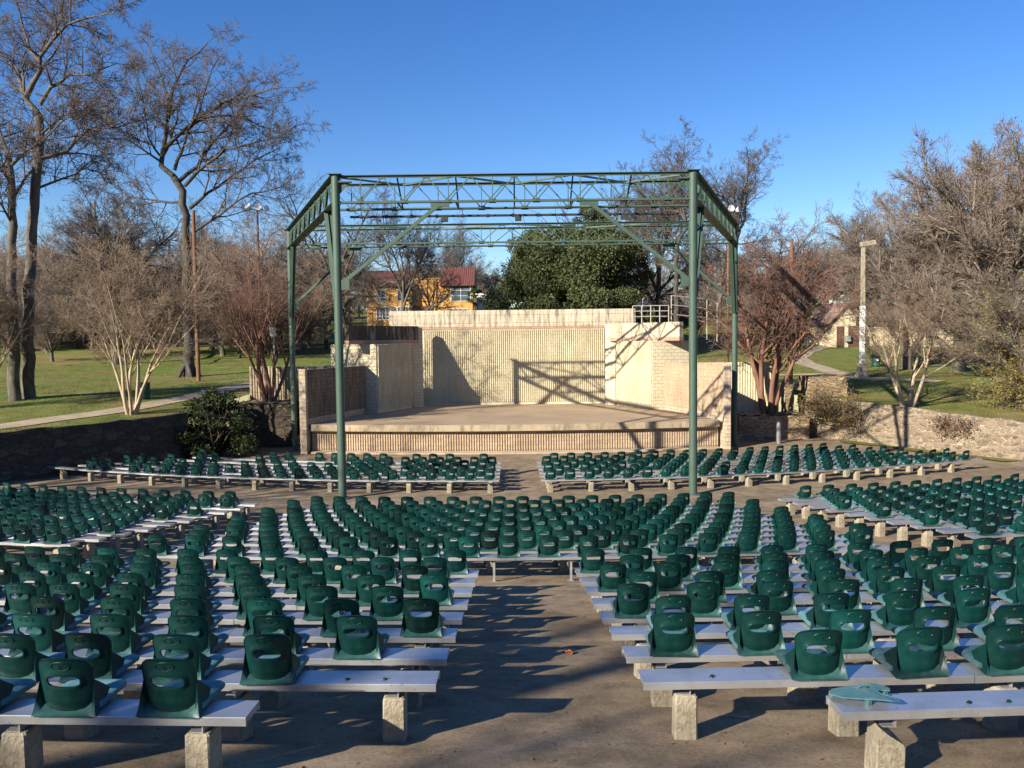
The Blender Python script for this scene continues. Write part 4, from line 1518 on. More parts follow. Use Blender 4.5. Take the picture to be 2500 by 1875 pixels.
MY2 = tr.meshes('stems', M['bark_red'], 'crown', M['twig_red'], 2)
put_tree('crape_myrtle', 'red-barked crape myrtle in the shaded planter left of the stage', 'tree', (-13.6, 46.0, U - 3.35), MY2, 0, (1.05, 1.05, 1.12), names=('stems', 'crown'))
tr = myrtle(8, 7, .30, 4.4, .15, dict(P_MYRT, rmin=.0075, ang=[44, 46, 46, 46, 46]))
MY3 = tr.meshes('stems', M['bark_red'], 'crown', M['twig_red'], 2)
put_tree('crape_myrtle', 'thick red-barked crape myrtle in the sunlit planter right of the stage', 'tree', (14.45, 46.4, U - 4.4), MY3, 1.1, (1.12, 1.12, 1.22), names=('stems', 'crown'))
tr = myrtle(9, 4, .50, 3.6, .12, dict(P_MYRT, rmin=.007, n=[4, 4, 5, 4, 4]))
MY4 = tr.meshes('stems', M['bark_tan'], 'crown', M['twig_tan'], 2)
p = Vector((20.25, 42.1, lawn(20.25, 42.1)))
put_tree('crape_myrtle', 'bare crape myrtle with three tan trunks just above the sunlit right wall', 'tree', p, MY4, 2.2, 1.05, names=('stems', 'crown'))
p = ground_at(-60, 1000)
put_tree('crape_myrtle', 'bare crape myrtle half out of frame before the paired grey trunks', 'tree', p, MY1, 2.0, 1.0, names=('stems', 'crown'))

# ---- unique background kinds
def kind(seed, P, h, r, trunk=.4, mt='bark_grey', mc='twig_grey'):
    tr = Tree(seed)
    P = dict(P)
    tr.branch(Vector((0, 0, -.2)), Vector((0, 0, 1)), h, r, 0, dict(P, taper=.45))
    zs = max(p.z for b in tr.pl for p in b[0])
    return tr, tr.meshes('trunk', M[mt], 'crown', M[mc], 2), zs
P_BG = dict(P_OAK, rmin=.0115, n=[9, 9, 7, 5, 5], lr=[.75, .55, .55, .55, .6], t0=[.35, .2, .15, .12, .1])
KA = kind(101, P_BG, 9.5, .42)
KB = kind(102, dict(P_BG, ang=[38, 40, 42, 40, 40], trop=[.03, .06, .05, .04, .03, .02]), 11, .38)
KC = kind(103, dict(P_BG, n=[10, 8, 7, 5, 3], ang=[55, 48, 45, 42, 40]), 8.5, .4, mc='twig_brown')
KD = kind(104, dict(P_VASE, rmin=.0095, n=[12, 8, 7, 5, 5], ang=[34, 32, 34, 34, 36]), 7.5, .3, mc='twig_brown')
KG = kind(207, dict(P_BG, max=5, n=[8, 6, 5, 4, 3], ang=[50, 48, 45, 42, 40]), 9, .36)
KINDS = [KA, KB, KC, KD, KG]
s2 = 1.1302      # 2212 -> 2500
def bgtree(k, px, top, Y, label, name='bare_tree', group=None, wx=1.0, sink=0.0):
    px *= s2; top *= s2
    pt = at(px, 800, Y)
    z = lawn(pt.x, Y)
    H = at(px, top, Y).z - z
    tr, ms, zs = KINDS[k]
    s = H / zs
    return put_tree(name, label, 'tree', (pt.x, Y, z), ms, (px * .37 + Y) % 6.28, (s * wx, s * wx, s), group)
def hero_copy(px, top, Y, rz, label, wx=1.0):
    zs = max(v.co.z for v in OAK_MS[1].vertices)
    pt = at(px * s2, 800, Y); z = lawn(pt.x, Y)
    s = (at(px * s2, top * s2, Y).z - z) / zs
    put_tree('oak_tree', label, 'tree', (pt.x, Y, z), OAK_MS, rz, (s * wx, s * wx, s))
hero_copy(1462, 272, 70, 2.3, 'big bare oak with a thick trunk behind the right end of the wall', .95)
bgtree(0, 1428, 300, 80, 'bare oak with a broad grey trunk behind the right end of the green tree', wx=.8)
for px, top, Y in ((1425, 632, 92), (1465, 622, 88), (1500, 615, 90), (1345, 640, 96)):
    bgtree(3, px, top, Y, 'low brown bare bush in front of the white cottage', 'bare_bush', 'bare bushes by the white cottage', 1.5)
hero_copy(1590, 282, 92, 4.0, 'bare oak rising over the right column of the steel frame', 1.0)
bgtree(2, 1710, 425, 104, 'broad bare oak beyond the right steel column', wx=1.2)
bgtree(1, 1862, 392, 92, 'slim bare oak with pale crooked limbs behind the lamp post', wx=.8)
bgtree(4, 752, 352, 82, 'bare oak rising behind the left column of the steel frame', wx=1.15)
bgtree(0, 868, 395, 78, 'bare dark-trunked oak in front of the ochre house', wx=.75)
bgtree(4, 935, 500, 88, 'small bare oak before the right half of the ochre house', wx=.8)
bgtree(1, 985, 452, 140, 'pale bare tree rising behind the ochre house roof', wx=1.0)
bgtree(0, 250, 355, 72, 'bare spreading oak between the paired trunks and the big leaning oak', wx=1.15)
bgtree(2, 560, 425, 90, 'bare dark oak behind the left floodlight', wx=1.25)
G = 'bare trees of the wooded background'
LB = 'bare leafless tree standing among others in the wooded background'
rb = random.Random(77)
far = []
for px in range(-80, 760, 46):
    far.append((rb.choice([0, 2, 2, 3]), px + rb.uniform(-20, 20), 440 + rb.uniform(-45, 70), rb.uniform(92, 128)))
for px in range(-60, 780, 60):
    far.append((rb.choice([2, 3]), px + rb.uniform(-20, 20), 550 + rb.uniform(-40, 40), rb.uniform(80, 104)))
for px in (905, 960, 1025, 1075, 1130, 1190):
    far.append((rb.choice([0, 2, 1]), px, 545 + rb.uniform(-30, 25), rb.uniform(135, 165)))
for px in (1300, 1380, 1500, 1560, 1640, 1700):
    far.append((rb.choice([0, 2, 3]), px + rb.uniform(-15, 15), 500 + rb.uniform(-30, 50), rb.uniform(100, 135)))
for px in (1600, 1660, 1730, 1790):
    far.append((rb.choice([2, 3]), px, 560 + rb.uniform(-25, 25), rb.uniform(95, 125)))
for px in range(1850, 2330, 60):
    far.append((rb.choice([2, 3, 0]), px + rb.uniform(-15, 15), 440 + rb.uniform(-40, 60), rb.uniform(100, 130)))
for k, px, top, Y in far:
    bgtree(k, px, top, Y, LB, group=G, wx=rb.uniform(1.0, 1.3))

for px in list(range(640, 1060, 44)) + list(range(1300, 1600, 44)) + list(range(-60, 640, 75)):
    bgtree(3, px + rb.uniform(-12, 12), rb.uniform(592, 632), rb.uniform(124, 138), 'low brown bush in the hedge line far beyond the stage and lawns', 'bare_bush', 'bushes of the far hedge line', 2.1)
# ---- big brownish trees at the right edge
def leafy(tr, n, size, mat, seed, sc_=.1):
    rg = np.random.default_rng(seed)
    T_ = np.array([tuple(p) for p, d in tr.tips])
    idx = rg.integers(0, len(T_), n)
    return leaf_mesh('leaves', T_[idx] + rg.normal(size=(n, 3)) * sc_, size, mat, seed)
P_RT = dict(P_VASE, rmin=.0075, n=[11, 9, 7, 6, 5], ang=[32, 32, 34, 34, 36], lr=[.85, .5, .5, .52, .55])
def rtree(seed, h, r, leafmat, nleaf, label, px, py, Y, top, lean=0.0, size=.045, wx=1.35):
    tr = Tree(seed)
    tr.branch(Vector((0, 0, -.2)), Vector((lean, 0, 1)).normalized(), h, r, 0, dict(P_RT, taper=.5))
    zs = max(p.z for b in tr.pl for p in b[0])
    ms = tr.meshes('trunk', M['bark_grey'], 'crown', M['twig_brown'], 2)
    ms.append(leafy(tr, nleaf, size, M[leafmat], seed))
    pt = at(px, 800, Y)
    z = lawn(pt.x, Y)
    s = (at(px, top, Y).z - z) / zs
    return put_tree('leafy_tree', label, 'tree', (pt.x, Y, z), ms, 0, (s * wx, s * wx, s), names=('trunk', 'crown', 'leaves'))
rtree(51, 6.5, .30, 'leaf_rust', 2400, 'vase-shaped brown tree with rust leaves rising highest at the right edge', 2455, 800, 52, 235, -.03)
rtree(54, 6.5, .30, 'leaf_rust', 2200, 'tall brown tree with scattered rust leaves behind the yellow-leaved one', 2340, 800, 60, 335, .02)
rtree(52, 6.2, .28, 'leaf_dry', 2200, 'wide brown twiggy tree behind the lamp post on the right lawn', 2215, 800, 62, 430, -.05)
rtree(53, 5.0, .20, 'leaf_yellow', 3600, 'lower tree with yellow leaves hanging over the right wall', 2560, 800, 41.5, 640, -.35, .085)

# ---- yellow-leaved bough low at the right edge
tr = Tree(61)
b = at(2560, 1000, 41)
for k in range(9):
    d = Vector((-1, tr.r.uniform(-.4, .4), tr.r.uniform(-.05, .55))).normalized()
    tr.branch(Vector((0, 0, .3 + .15 * k)), d, tr.r.uniform(1.6, 3.0), .03, 2, dict(P_MYRT, trop=[0, 0, .0, .01, 0, 0]))
ms = tr.meshes('stems', M['bark_tan'], 'crown', M['twig_tan'], 3)
ms.append(leafy(tr, 3800, .055, M['leaf_yellow'], 61, .12))
put_tree('yellow_bush', 'low bush of pale yellow-green leaves on the lawn at the right edge', 'bush', (b.x, 41, lawn(b.x, 41) - .1), ms, names=('stems', 'twigs', 'leaves'))

# ---- rust shrub by the stone pillar
tr = Tree(63)
for k in range(15):
    a = tr.r.uniform(0, 6.28)
    d = Vector((math.cos(a) * .9, math.sin(a) * .6, tr.r.uniform(.25, 1))).normalized()
    tr.branch(Vector((tr.r.uniform(-.4, .4), 0, 0)), d, tr.r.uniform(1.0, 1.9), .03, 2, dict(P_MYRT, trop=[0, 0, .0, .0, 0, 0]))
ms = tr.meshes('stems', M['bark_tan'], 'crown', M['twig_tan'], 3)
ms.append(leafy(tr, 4200, .06, M['leaf_olive'], 63, .14))
p = at(2040, 1050, 44.3)
put_tree('rust_shrub', 'sprawling olive and rust leaved shrub spilling over the right stone wall', 'shrub', (p.x, 44.6, U - 4.6), ms, names=('stems', 'twigs', 'leaves'))
# ---- dry creepers hanging on the right wall
for k, (px, py, lab) in enumerate(((2385, 1052, 'dry brown creeper hanging nearer the shrub on the sunlit right wall'), (2425, 1056, 'dry brown creeper hanging nearest the right edge on the sunlit wall'))):
    Y = 39.6 - k * .9
    pt = at(px, py, Y)
    # on the wall face
    x_ = float(np.interp(Y, [36.6, 40.3, 45.0], [22.7, 20.5, 18.0]))
    tr = Tree(70 + k)
    for q in range(12):
        d = Vector((tr.r.uniform(-.5, .5), tr.r.uniform(-.5, .5), -1)).normalized()
        tr.branch(Vector((tr.r.uniform(-.4, .4), tr.r.uniform(-.4, .4), .0)), d, tr.r.uniform(.3, .75), .012, 4, dict(P_MYRT, trop=[-.1] * 6))
    ms = tr.meshes('stems', M['bark_dark'], 'stems', M['twig_brown'], 3)
    ms.append(leafy(tr, 420, .06, M['leaf_dry'], 70 + k, .15))
    put_tree('dry_creeper', lab, 'creeper', (x_ - .15, Y - .1, lawn(x_, Y) + .05), ms, names=('stems', 'leaves'))

# ---- leaf masses
def leaf_cloud(blobs, n, seed, inner=.55):
    rg = np.random.default_rng(seed)
    vol = np.array([b[3] * b[4] * b[5] for b in blobs]) ** (2 / 3)
    pick = rg.choice(len(blobs), n, p=vol / vol.sum())
    d = rg.normal(size=(n, 3)); d /= np.linalg.norm(d, axis=1, keepdims=True)
    rad = inner + (1 - inner) * rg.random((n, 1)) ** .5
    rad *= 1 + .10 * rg.normal(size=(n, 1))
    B = np.array(blobs)[pick]
    return B[:, :3] + d * rad * B[:, 3:6]
# evergreen live oak behind the stage wall
rg = random.Random(15)
blobs = []
Wd, Ht = 7.4, 10.2
for k in range(150):
    a, u = rg.uniform(0, 6.28), rg.random()
    zz = 1.2 + (Ht - 1.9) * u
    env = Wd * (1 - max(0, (zz - 2.6) / (Ht - 1.6)) ** 1.9) ** .6 * (1 if zz > 2.4 else .88)
    rr_ = env * (rg.random() ** .42) * .93
    s_ = rg.uniform(.55, 1.15)
    blobs.append((rr_ * math.cos(a), rr_ * math.sin(a), zz, s_ * 1.15, s_ * 1.15, s_ * .8))
for k in range(9):
    a = k * .7
    blobs.append((2.6 * math.cos(a), 2.6 * math.sin(a), 2.6 + .62 * k, 3.2, 3.2, 1.9))
C = leaf_cloud(blobs, 150000, 15, .35)
tr = Tree(16)
tr.branch(Vector((0, 0, -.3)), Vector((0, 0, 1)), 4.5, .42, 0, dict(P_BG, max=3, n=[9, 6, 4, 0, 0]))
ms = tr.meshes('trunk', M['bark_dark'], 'limbs', M['bark_dark'], 2)
pt = at(1403, 800, 76); z = lawn(pt.x, 76)
sv = (at(1400, 548, 76).z - z) / Ht
t = put_tree('evergreen_oak', 'dense dark green evergreen tree rising behind the middle of the stage wall', 'tree', (pt.x, 76, z), [ms[0], leaf_mesh('crown', C, .105, M['leaf_oak'], 15)], 0, (sv * .98, sv, sv))
# thinner evergreen top seen through the trusses
blobs = []
for k in range(80):
    a, u = rg.uniform(0, 6.28), rg.random()
    zz = 5.5 + 7.6 * u
    rr_ = 4.9 * (1 - u ** 2) ** .5 * rg.random() ** .5
    s_ = rg.uniform(.4, .8)
    blobs.append((rr_ * math.cos(a), rr_ * math.sin(a), zz, s_, s_, s_ * .8))
C = leaf_cloud(blobs, 26000, 18, .2)
tr = Tree(19); tr.branch(Vector((0, 0, -.3)), Vector((0, 0, 1)), 10, .36, 0, dict(P_BG, max=3, n=[12, 6, 4, 0, 0]))
ms2 = tr.meshes('trunk', M['bark_dark'], 'limbs', M['bark_dark'], 3)
pt = at(1432, 800, 82); z = lawn(pt.x, 82)
put_tree('evergreen_oak', 'thin evergreen treetop showing between the trusses above the dense green tree', 'tree', (pt.x, 82, z), [ms2[0], leaf_mesh('crown', C, .10, M['leaf_oak'], 18)], 0, (1.1, 1.1, (at(1432, 512, 82).z - z) / 13.2))
# dark bush at the left wall
blobs = []
for k in range(60):
    a, u = rg.uniform(0, 6.28), rg.random()
    zz = .2 + 3.0 * u
    rr_ = 2.0 * (1 - (u * .85) ** 2.2) * rg.random() ** .5
    s_ = rg.uniform(.3, .55)
    blobs.append((rr_ * math.cos(a) * 1.1, rr_ * math.sin(a) * .8, zz, s_, s_, s_ * .8))
C = leaf_cloud(blobs, 15000, 25, .3)
tr = Tree(26)
for k in range(7):
    a = k * .9
    tr.branch(Vector((0, 0, 0)), Vector((math.cos(a) * .5, math.sin(a) * .5, 1)).normalized(), 2.4, .04, 1, dict(P_MYRT, max=3))
ms = tr.meshes('stems', M['bark_dark'], 'stems', M['bark_dark'], 9)
put_tree('dark_bush', 'dense dark green bush standing against the shaded left stone wall', 'bush', (-14.6, 40.3, .0), [ms[0], leaf_mesh('foliage', C, .075, M['leaf_bush'], 25)], 0, (1.05, 1.0, 1.0), names=('stems', 'foliage'))

# ---- trees behind and beside the viewer that throw the foreground shade
P_SP = dict(P_OAK, max=4, n=[6, 4, 3, 3, 0], rmin=.02)
KE = kind(201, P_SP, 10, .42)
KF = kind(205, dict(P_SP, max=5, n=[6, 5, 4, 3, 2]), 9, .4)
for k, (x, y, ms_, s_, lab) in enumerate(((-24, -15.0, KE[1], 1.0, 'bare oak behind the viewer on the left'), 
                                         (-33, 9, KF[1], 1.0, 'bare oak on the left lawn beside the side block'), (-34, 18, KF[1], 1.0, 'bare oak on the left lawn outside the frame'))):
    put_tree('bare_tree', lab + ', outside the picture', 'tree', (x, y, bowl(max(-30, x), y)), ms_, k * 1.3, s_)

# ---- brush filling the middle distance
LBU = 'low brown bare bush in the brushy band beyond the lawn'
for k, px in enumerate(list(range(-40, 700, 40)) + list(range(1590, 1740, 55))):
    bgtree(3, px + rb.uniform(-18, 18), rb.uniform(555, 640), rb.uniform(74, 92) if px < 1500 else rb.uniform(98, 112), LBU, 'bare_bush', 'bare bushes beyond the lawn', rb.uniform(1.3, 1.8))
# ------------------------------------------------------------------ buildings beyond
def arch_window(mm_f, mm_g, x, z0, w, h, y, arch=True):
    n_ = 10
    pts = [(-w / 2, z0), (w / 2, z0), (w / 2, z0 + h)]
    if arch:
        pts += [(w / 2 * math.cos(math.pi * k / n_), z0 + h + w / 2 * math.sin(math.pi * k / n_)) for k in range(1, n_)]
    pts.append((-w / 2, z0 + h))
    mm_g.add([(x + a, y - .02, b) for a, b in pts], [tuple(range(len(pts)))])
    for (a, b), (c, d) in zip(pts, pts[1:] + pts[:1]):
        mm_f.bar((x + a, y - .05, b), (x + c, y - .05, d), .07, .09, (0, 1, 0))
    mm_f.bar((x, y - .05, z0), (x, y - .05, z0 + h + (w / 2 if arch else 0)), .05, .05)
    for q in (.33, .66):
        mm_f.bar((x - w / 2, y - .05, z0 + h * q), (x + w / 2, y - .05, z0 + h * q), .04, .04)

def tiled_roof(root, x0, x1, y0, y1, z0, rise, mat, name='roof'):
    """lean-to or gable slope with rolled tiles running down it"""
    mm = MB()
    n_ = int((x1 - x0) / .28)
    ym = (y0 + y1) / 2
    def S(i, j, side):
        x = x0 + (x1 - x0) * i / (n_ * 4)
        b = .05 * abs(math.sin(math.pi * i / 4))
        v = j / 8
        y = (y0 + (ym - y0) * v) if side == 0 else (y1 + (ym - y1) * v)
        return (x, y, z0 + rise * v + b + .025 * (j % 2))
    mm.grid(lambda i, j: S(i, j, 0), n_ * 4, 8)
    mm.grid(lambda i, j: S(i, j, 1), n_ * 4, 8, True)
    for x in (x0 + .02, x1 - .02):
        mm.add([(x, y0, z0 - .02), (x, y1, z0 - .02), (x, ym, z0 + rise - .02)], [(0, 1, 2)])
    return mm.build(name, mat, root)

# ochre house
HY = 112.0
A = at(793 * s2, 700 * s2, HY); B = at(1021 * s2, 700 * s2, HY)
gz = at(800 * s2, 697 * s2, HY).z
W_ = B.x - A.x
house = thing('ochre_house', 'two-storey ochre stucco house with red tile roofs behind the bare trees', 'house', (A.x, HY, gz))
zz_ = lambda py: at(900 * s2, py * s2, HY).z - gz
xx_ = lambda px: at(px * s2, 640 * s2, HY).x - A.x
e1, r1 = zz_(618), zz_(597)
xa, xb, xc_ = xx_(889), xx_(955), xx_(1021)
def bx(nm, x0, x1, y0, y1, z0, z1, mat=M['yellow_stucco']):
    mm = MB(); mm.box(x0, x1, y0, y1, z0, z1); return mm.build(nm, mat, house)
bx('wall', 0, xa, 0, 8, -1.5, e1)
bx('wall', xa + .004, xb, 1.2, 8.2, -1.5, zz_(603))
bx('wall', xb + .004, xc_, -.6, 8, -1.5, zz_(620))
tiled_roof(house, -.35, xa + .1, -.5, 8.5, e1 + .01, 2.4, M['tile'])
tiled_roof(house, xb - .2, xc_ + .3, -1.1, 8.5, zz_(620) + .01, 2.9, M['tile'])
bx('cornice', xa + .01, xb - .01, 1.1, 8.3, zz_(603) + .002, zz_(603) + .25)
def win(x, z0, w, h, y, arch):
    f_, g_ = MB(), MB(); arch_window(f_, g_, x, z0, w, h, y, arch)
    fr = f_.build('window', M['white'], house); g_.build('pane', M['glass'], fr)
for px in (820, 833, 851, 864, 876):
    win(xx_(px), zz_(690), .9, 1.3, 0, True)
for px in (823, 868):
    win(xx_(px), zz_(650), 1.2, 1.5, 0, False)
win(xx_(996), zz_(652), 2.6, 2.2, -.6, False)
win(xx_(980), zz_(688), 1.2, 1.2, -.6, False); win(xx_(1000), zz_(688), 1.2, 1.2, -.6, False)
mm = MB(); mm.box(xx_(905) - 1, xx_(905) + 1, 1.16, 1.19, -1, 2.2); mm.build('doorway', M['door'], house)

# white gabled garage beside it
p = at(1030 * s2, 700 * s2, 122)
g = thing('white_garage', 'white gabled garage end peeping out beyond the ochre house', 'garage', (p.x, 122, p.z - 1.5))
mm = MB(); mm.box(-.5, 4.6, 0, 7, 0, 5.2); mm.build('wall', M['white_wall'], g)
mm = MB(); mm.add([(-.6, -.3, 6.4), (4.9, -.3, 4.0), (4.9, 7, 4.0), (-.6, 7, 6.4), (-.6, -.3, 6.6), (4.9, -.3, 4.2), (4.9, 7, 4.2), (-.6, 7, 6.6)], [(0, 1, 2, 3), (7, 6, 5, 4), (0, 4, 5, 1), (1, 5, 6, 2), (3, 2, 6, 7), (0, 3, 7, 4)])
mm.add([(-.5, -.01, 5.2), (4.6, -.01, 4.2), (-.5, -.01, 6.45)], [(0, 1, 2)])
mm.build('roof', M['white_wall'], g)

# white cottage behind the railing
p = at(1330 * s2, 700 * s2, 104)
cw = at(1404 * s2, 700 * s2, 104).x - p.x
g = thing('white_cottage', 'white cottage with a many-paned window behind the railing', 'house', (p.x, 104, p.z - 1.0))
house_ = house; house = g
mm = MB(); mm.box(0, cw, 0, 7, -1, 4.4); mm.build('wall', M['beige_stucco'], g)
tiled_roof(g, -.4, cw + .4, -.6, 7.6, 4.42, 1.4, simple('brown_shingles', (.13, .11, .09), (.2, .17, .14), 3))
win(at(1388 * s2, 670 * s2, 104).x - p.x, 1.6, 2.9, 2.5, 0, False)
house = house_
# red brick house at far left
p = at(115 * s2, 780 * s2, 118)
g = thing('brick_house', 'low red brick house glimpsed beyond the left lawn', 'house', (p.x, 118, lawn(p.x, 118)))
house = g
mm = MB(); mm.box(0, 16, 0, 8, -1, 4.2); mm.build('wall', M['brick_wall'], g)
tiled_roof(g, -.5, 16.5, -.6, 8.6, 4.22, 2.4, simple('grey_shingles', (.16, .13, .11), (.24, .2, .17), 3))
for x in (3, 7, 12):
    win(x, 1.2, 1.5, 1.5, 0, False)
house = house_

# restroom building on the right
p = ground_at(2031, 848)
z0 = lawn(p.x, p.y)
RY = p.y
g = thing('restroom_building', 'small beige park building with a gabled porch and faded red roof', 'building', (p.x, RY, z0))
house = g
mpp = RY / F
w1 = 58 * mpp
h1 = 2.9
mm = MB()
mm.add([(0, 0, -.5), (w1, 0, -.5), (w1, 0, h1), (w1 * .62, 0, h1 + 1.25), (0, 0, h1 - .35), (0, 7, -.5), (w1, 7, -.5), (w1, 7, h1), (w1 * .62, 7, h1 + 1.25), (0, 7, h1 - .35)],
       [(0, 1, 2, 3, 4), (9, 8, 7, 6, 5), (1, 6, 7, 2), (5, 0, 4, 9), (2, 7, 8, 3), (3, 8, 9, 4)])
mm.build('wall', M['beige_stucco'], g)
mm = MB(); mm.box(w1 + .02, w1 + 7.6, 1.5, 6.5, -.5, h1 - .1); mm.build('wall', M['beige_stucco'], g)
mm = MB(); mm.box(w1 + 6.2, w1 + 9.8, .4, 6.3, -.5, h1 - .2); mm.build('wall', M['beige_stucco'], g)
mm = MB()
th = .14
for (xa_, za_, xb_, zb_) in ((-.45, h1 - .62, w1 * .62, h1 + 1.3), (w1 * .62, h1 + 1.3, w1 + .5, h1 - .0)):
    mm.add([(xa_, -.35, za_), (xb_, -.35, zb_), (xb_, 7.3, zb_), (xa_, 7.3, za_), (xa_, -.35, za_ + th), (xb_, -.35, zb_ + th), (xb_, 7.3, zb_ + th), (xa_, 7.3, za_ + th)],
           [(3, 2, 1, 0), (4, 5, 6, 7), (0, 1, 5, 4), (2, 3, 7, 6), (1, 2, 6, 5), (0, 4, 7, 3)])
mm.build('gable_roof', M['tile_pink'], g)
tiled_roof(g, w1 - .1, w1 + 10.2, .0, 7.0, h1 + .02, 1.5, M['tile_pink'])
for x, w in ((.45, .75), (w1 - .75, 1.1)):
    mm = MB(); mm.box(x, x + w, -.03, -.005, -.05, 2.05); d_ = mm.build('door', M['door'], g)
    mm = MB(); mm.box(x + w - .16, x + w - .1, -.08, -.032, .95, 1.05); mm.build('handle', M['grey_metal'], d_)
mm = MB(); mm.box(1.25, 1.7, -.4, -.01, .55, 1.15, bev=.02); mm.build('drinking_fountain', M['grey_metal'], g)
for x in (w1 + 1.6, w1 + 4.2):
    mm = MB(); mm.box(x, x + .8, 1.45, 1.49, 1.5, 2.1); mm.build('vent_window', M['door'], g)
house = house_

# ------------------------------------------------------------------ park furniture
def barrel(label, px, py, h=.95):
    p = ground_at(px, py)
    g = thing('litter_barrel', label, 'litter bin', p, 0, 'dark green litter barrels')
    mm = MB(); mm.lathe([(.30, 0), (.34, .04), (.355, .3), (.345, .32), (.36, .34), (.36, .62), (.35, .64), (.36, .66), (.355, h - .04), (.38, h - .02), (.38, h), (.30, h), (.30, h - .2)], 24)
    mm.build('barrel', M['bin'], g, True, 40)
    mm = MB(); mm.box(-.08, .08, -.375, -.355, .48, .62); mm.build('sticker', M['white'], g)
    return g
barrel('dark green litter barrel with a white sticker near the white lamp post base', *c4(1070, 402))
barrel('dark green litter barrel beside the path in front of the park building', *c4(622, 268), .9)
barrel('dark green litter barrel behind the pale-stemmed crape myrtle', *c2(968, 1035), .9)

# concrete lamp post with a white painted sleeve
p = ground_at(2104, 921)
g = thing('lamp_post', 'tall square lamp post with a white sleeve on a tapered concrete base', 'lamp post', p)
mm = MB(); mm.box(-.36, .36, -.36, .36, -.1, .95, taper=.15); mm.build('base', M['path'], g)
H_ = at(2102, 592, p.y).z - p.z
mm = MB(); mm.box(-.14, .14, -.14, .14, .95, 4.9); mm.build('white_sleeve', M['white'], g)
mm = MB(); mm.box(-.12, .12, -.12, .12, 4.9, H_, taper=.015); mm.build('post', M['post'], g)
mm = MB(); mm.box(-.2, .85, -.18, .18, -.17, .14, bev=.04); l_ = mm.build('lamp_head', M['post'], g)
l_.location = (0, 0, H_ - .1); l_.rotation_euler = (0, R(-9), 0)
# brown wooden poles
def pole(label, base, topy, px, r):
    g = thing('utility_pole', label, 'pole', base)
    h = at(px, topy, base.y).z - base.z
    mm = MB(); mm.lathe([(r, -.2), (r * .95, h * .4), (r * .8, h), (r * .2, h + .05)], 14); mm.build('shaft', M['pole_wood'], g, True, 40)
    return g
pole('brown wooden pole standing right beside the big leaning oak', ground_at(485, 930), 515, 468, .14)
b = Vector((at(1931, 940, 52.5).x, 52.5, 0)); b.z = lawn(b.x, 52.5)
pole('brown wooden pole standing behind the right red-barked tree', b, 585, 1929, .12)
# floodlights
def flood(label, px, py, Y, foot):
    b = at(px, py, Y)
    z0 = foot(b.x, Y)
    g = thing('floodlight_mast', label, 'floodlight', (b.x, Y, z0))
    h = b.z - z0
    mm = MB(); mm.lathe([(.07, -.2), (.06, h)], 10); mm.build('mast', M['pole_wood'], g, True)
    mm = MB(); mm.bar((-.5, 0, h), (.5, 0, h), .06); mm.build('crossbar', M['grey_metal'], g)
    for x, a in ((-.35, -.7), (.05, .3), (.4, .9)):
        mm = MB(); mm.lathe([(.06, 0), (.10, .08), (.18, .26), (.20, .28), (.19, .29), (.02, .22)], 16)
        o = mm.build('lamp_head', M['white'], g, True, 40); o.location = (x, 0, h + .05 + .12 * math.sin(x * 9)); o.rotation_euler = (R(70 + 20 * math.sin(a * 3)), 0, a)
flood('white floodlight cluster on a thin mast left of the steel frame', 628, 512, 49.5, lambda x, y: lawn(x, y))
flood('white floodlight cluster on a thin mast beyond the right side truss', 1778, 515, 50.0, lambda x, y: lawn(x, y))
# small white lamp in the left myrtle
p = at(666, 820, 47.0)
g = thing('wall_floodlight', 'small white floodlight on a slim post in front of the left screen wall', 'floodlight', (p.x, 47.2, U - 3.3))
mm = MB(); mm.lathe([(.04, 0), (.04, p.z - (U - 3.3))], 8); mm.build('post', M['grey_metal'], g)
mm = MB(); mm.box(-.16, .16, -.1, .1, 0, .48, bev=.03); o = mm.build('lamp_head', M['white'], g); o.location = (0, -.1, p.z - (U - 3.3)); o.rotation_euler = (R(12), 0, 0)
# grey bollard
p = at(1901, 1076, 43.6); 
g = thing('bollard', 'grey round-topped metal bollard in front of the right stone planter', 'bollard', (p.x, 43.6, bowl(p.x, 43.6)))
mm = MB(); mm.lathe([(.135, 0), (.13, .02), (.13, .98), (.12, 1.06), (.08, 1.13), (.02, 1.16)], 18); mm.build('body', M['dark_metal'], g, True, 40)
# dark doorway of the passage beside the stage
# railings on the terrace behind the wall
def railing(label, pts, h, n_posts, mat=M['rail'], mids=1, name='railing'):
    pts = [Vector(p) for p in pts]
    g = thing(name, label, 'railing', pts[0])
    P = [p - pts[0] for p in pts]
    mm = MB()
    for a, b in zip(P[:-1], P[1:]):
        for k in range(mids + 1):
            z = h * (1 - k / (mids + 1) * .9)
            mm.tube([a + Vector((0, 0, z)), b + Vector((0, 0, z))], .03, 6)
    mm.build('rail', mat, g)
    for k in range(n_posts):
        u = k / (n_posts - 1) * (len(P) - 1)
        i = min(len(P) - 2, int(u)); p = P[i].lerp(P[i + 1], u - i)
        mm = MB(); mm.tube([p + Vector((0, 0, -.6)), p + Vector((0, 0, h))], .035, 6); mm.build('post', mat, g)
    return g
zc = U + .97
railing('pale pipe railing along the top right end of the stage', [(7.8, 53.0, zc), (10.1, 53.0, zc)], 1.15, 5, mids=2)
railing('taller pale railing at the right end of the stage roof', [(10.35, 53.4, zc - .2), (12.4, 53.8, zc - .4), (13.6, 54.6, zc - .6)], 2.0, 4, mids=2)
railing('thin dark fence in front of the ochre house', [at(783 * s2, 694 * s2, 96), at(850 * s2, 694 * s2, 96)], 1.6, 4, M['darkpipe'], 1, 'thin_fence')
railing('thin grey railing far beyond the left lawn', [at(500 * s2, 735 * s2, 84), at(560 * s2, 735 * s2, 84), at(700 * s2, 730 * s2, 84)], 1.2, 9, M['darkpipe'], 1, 'thin_fence')
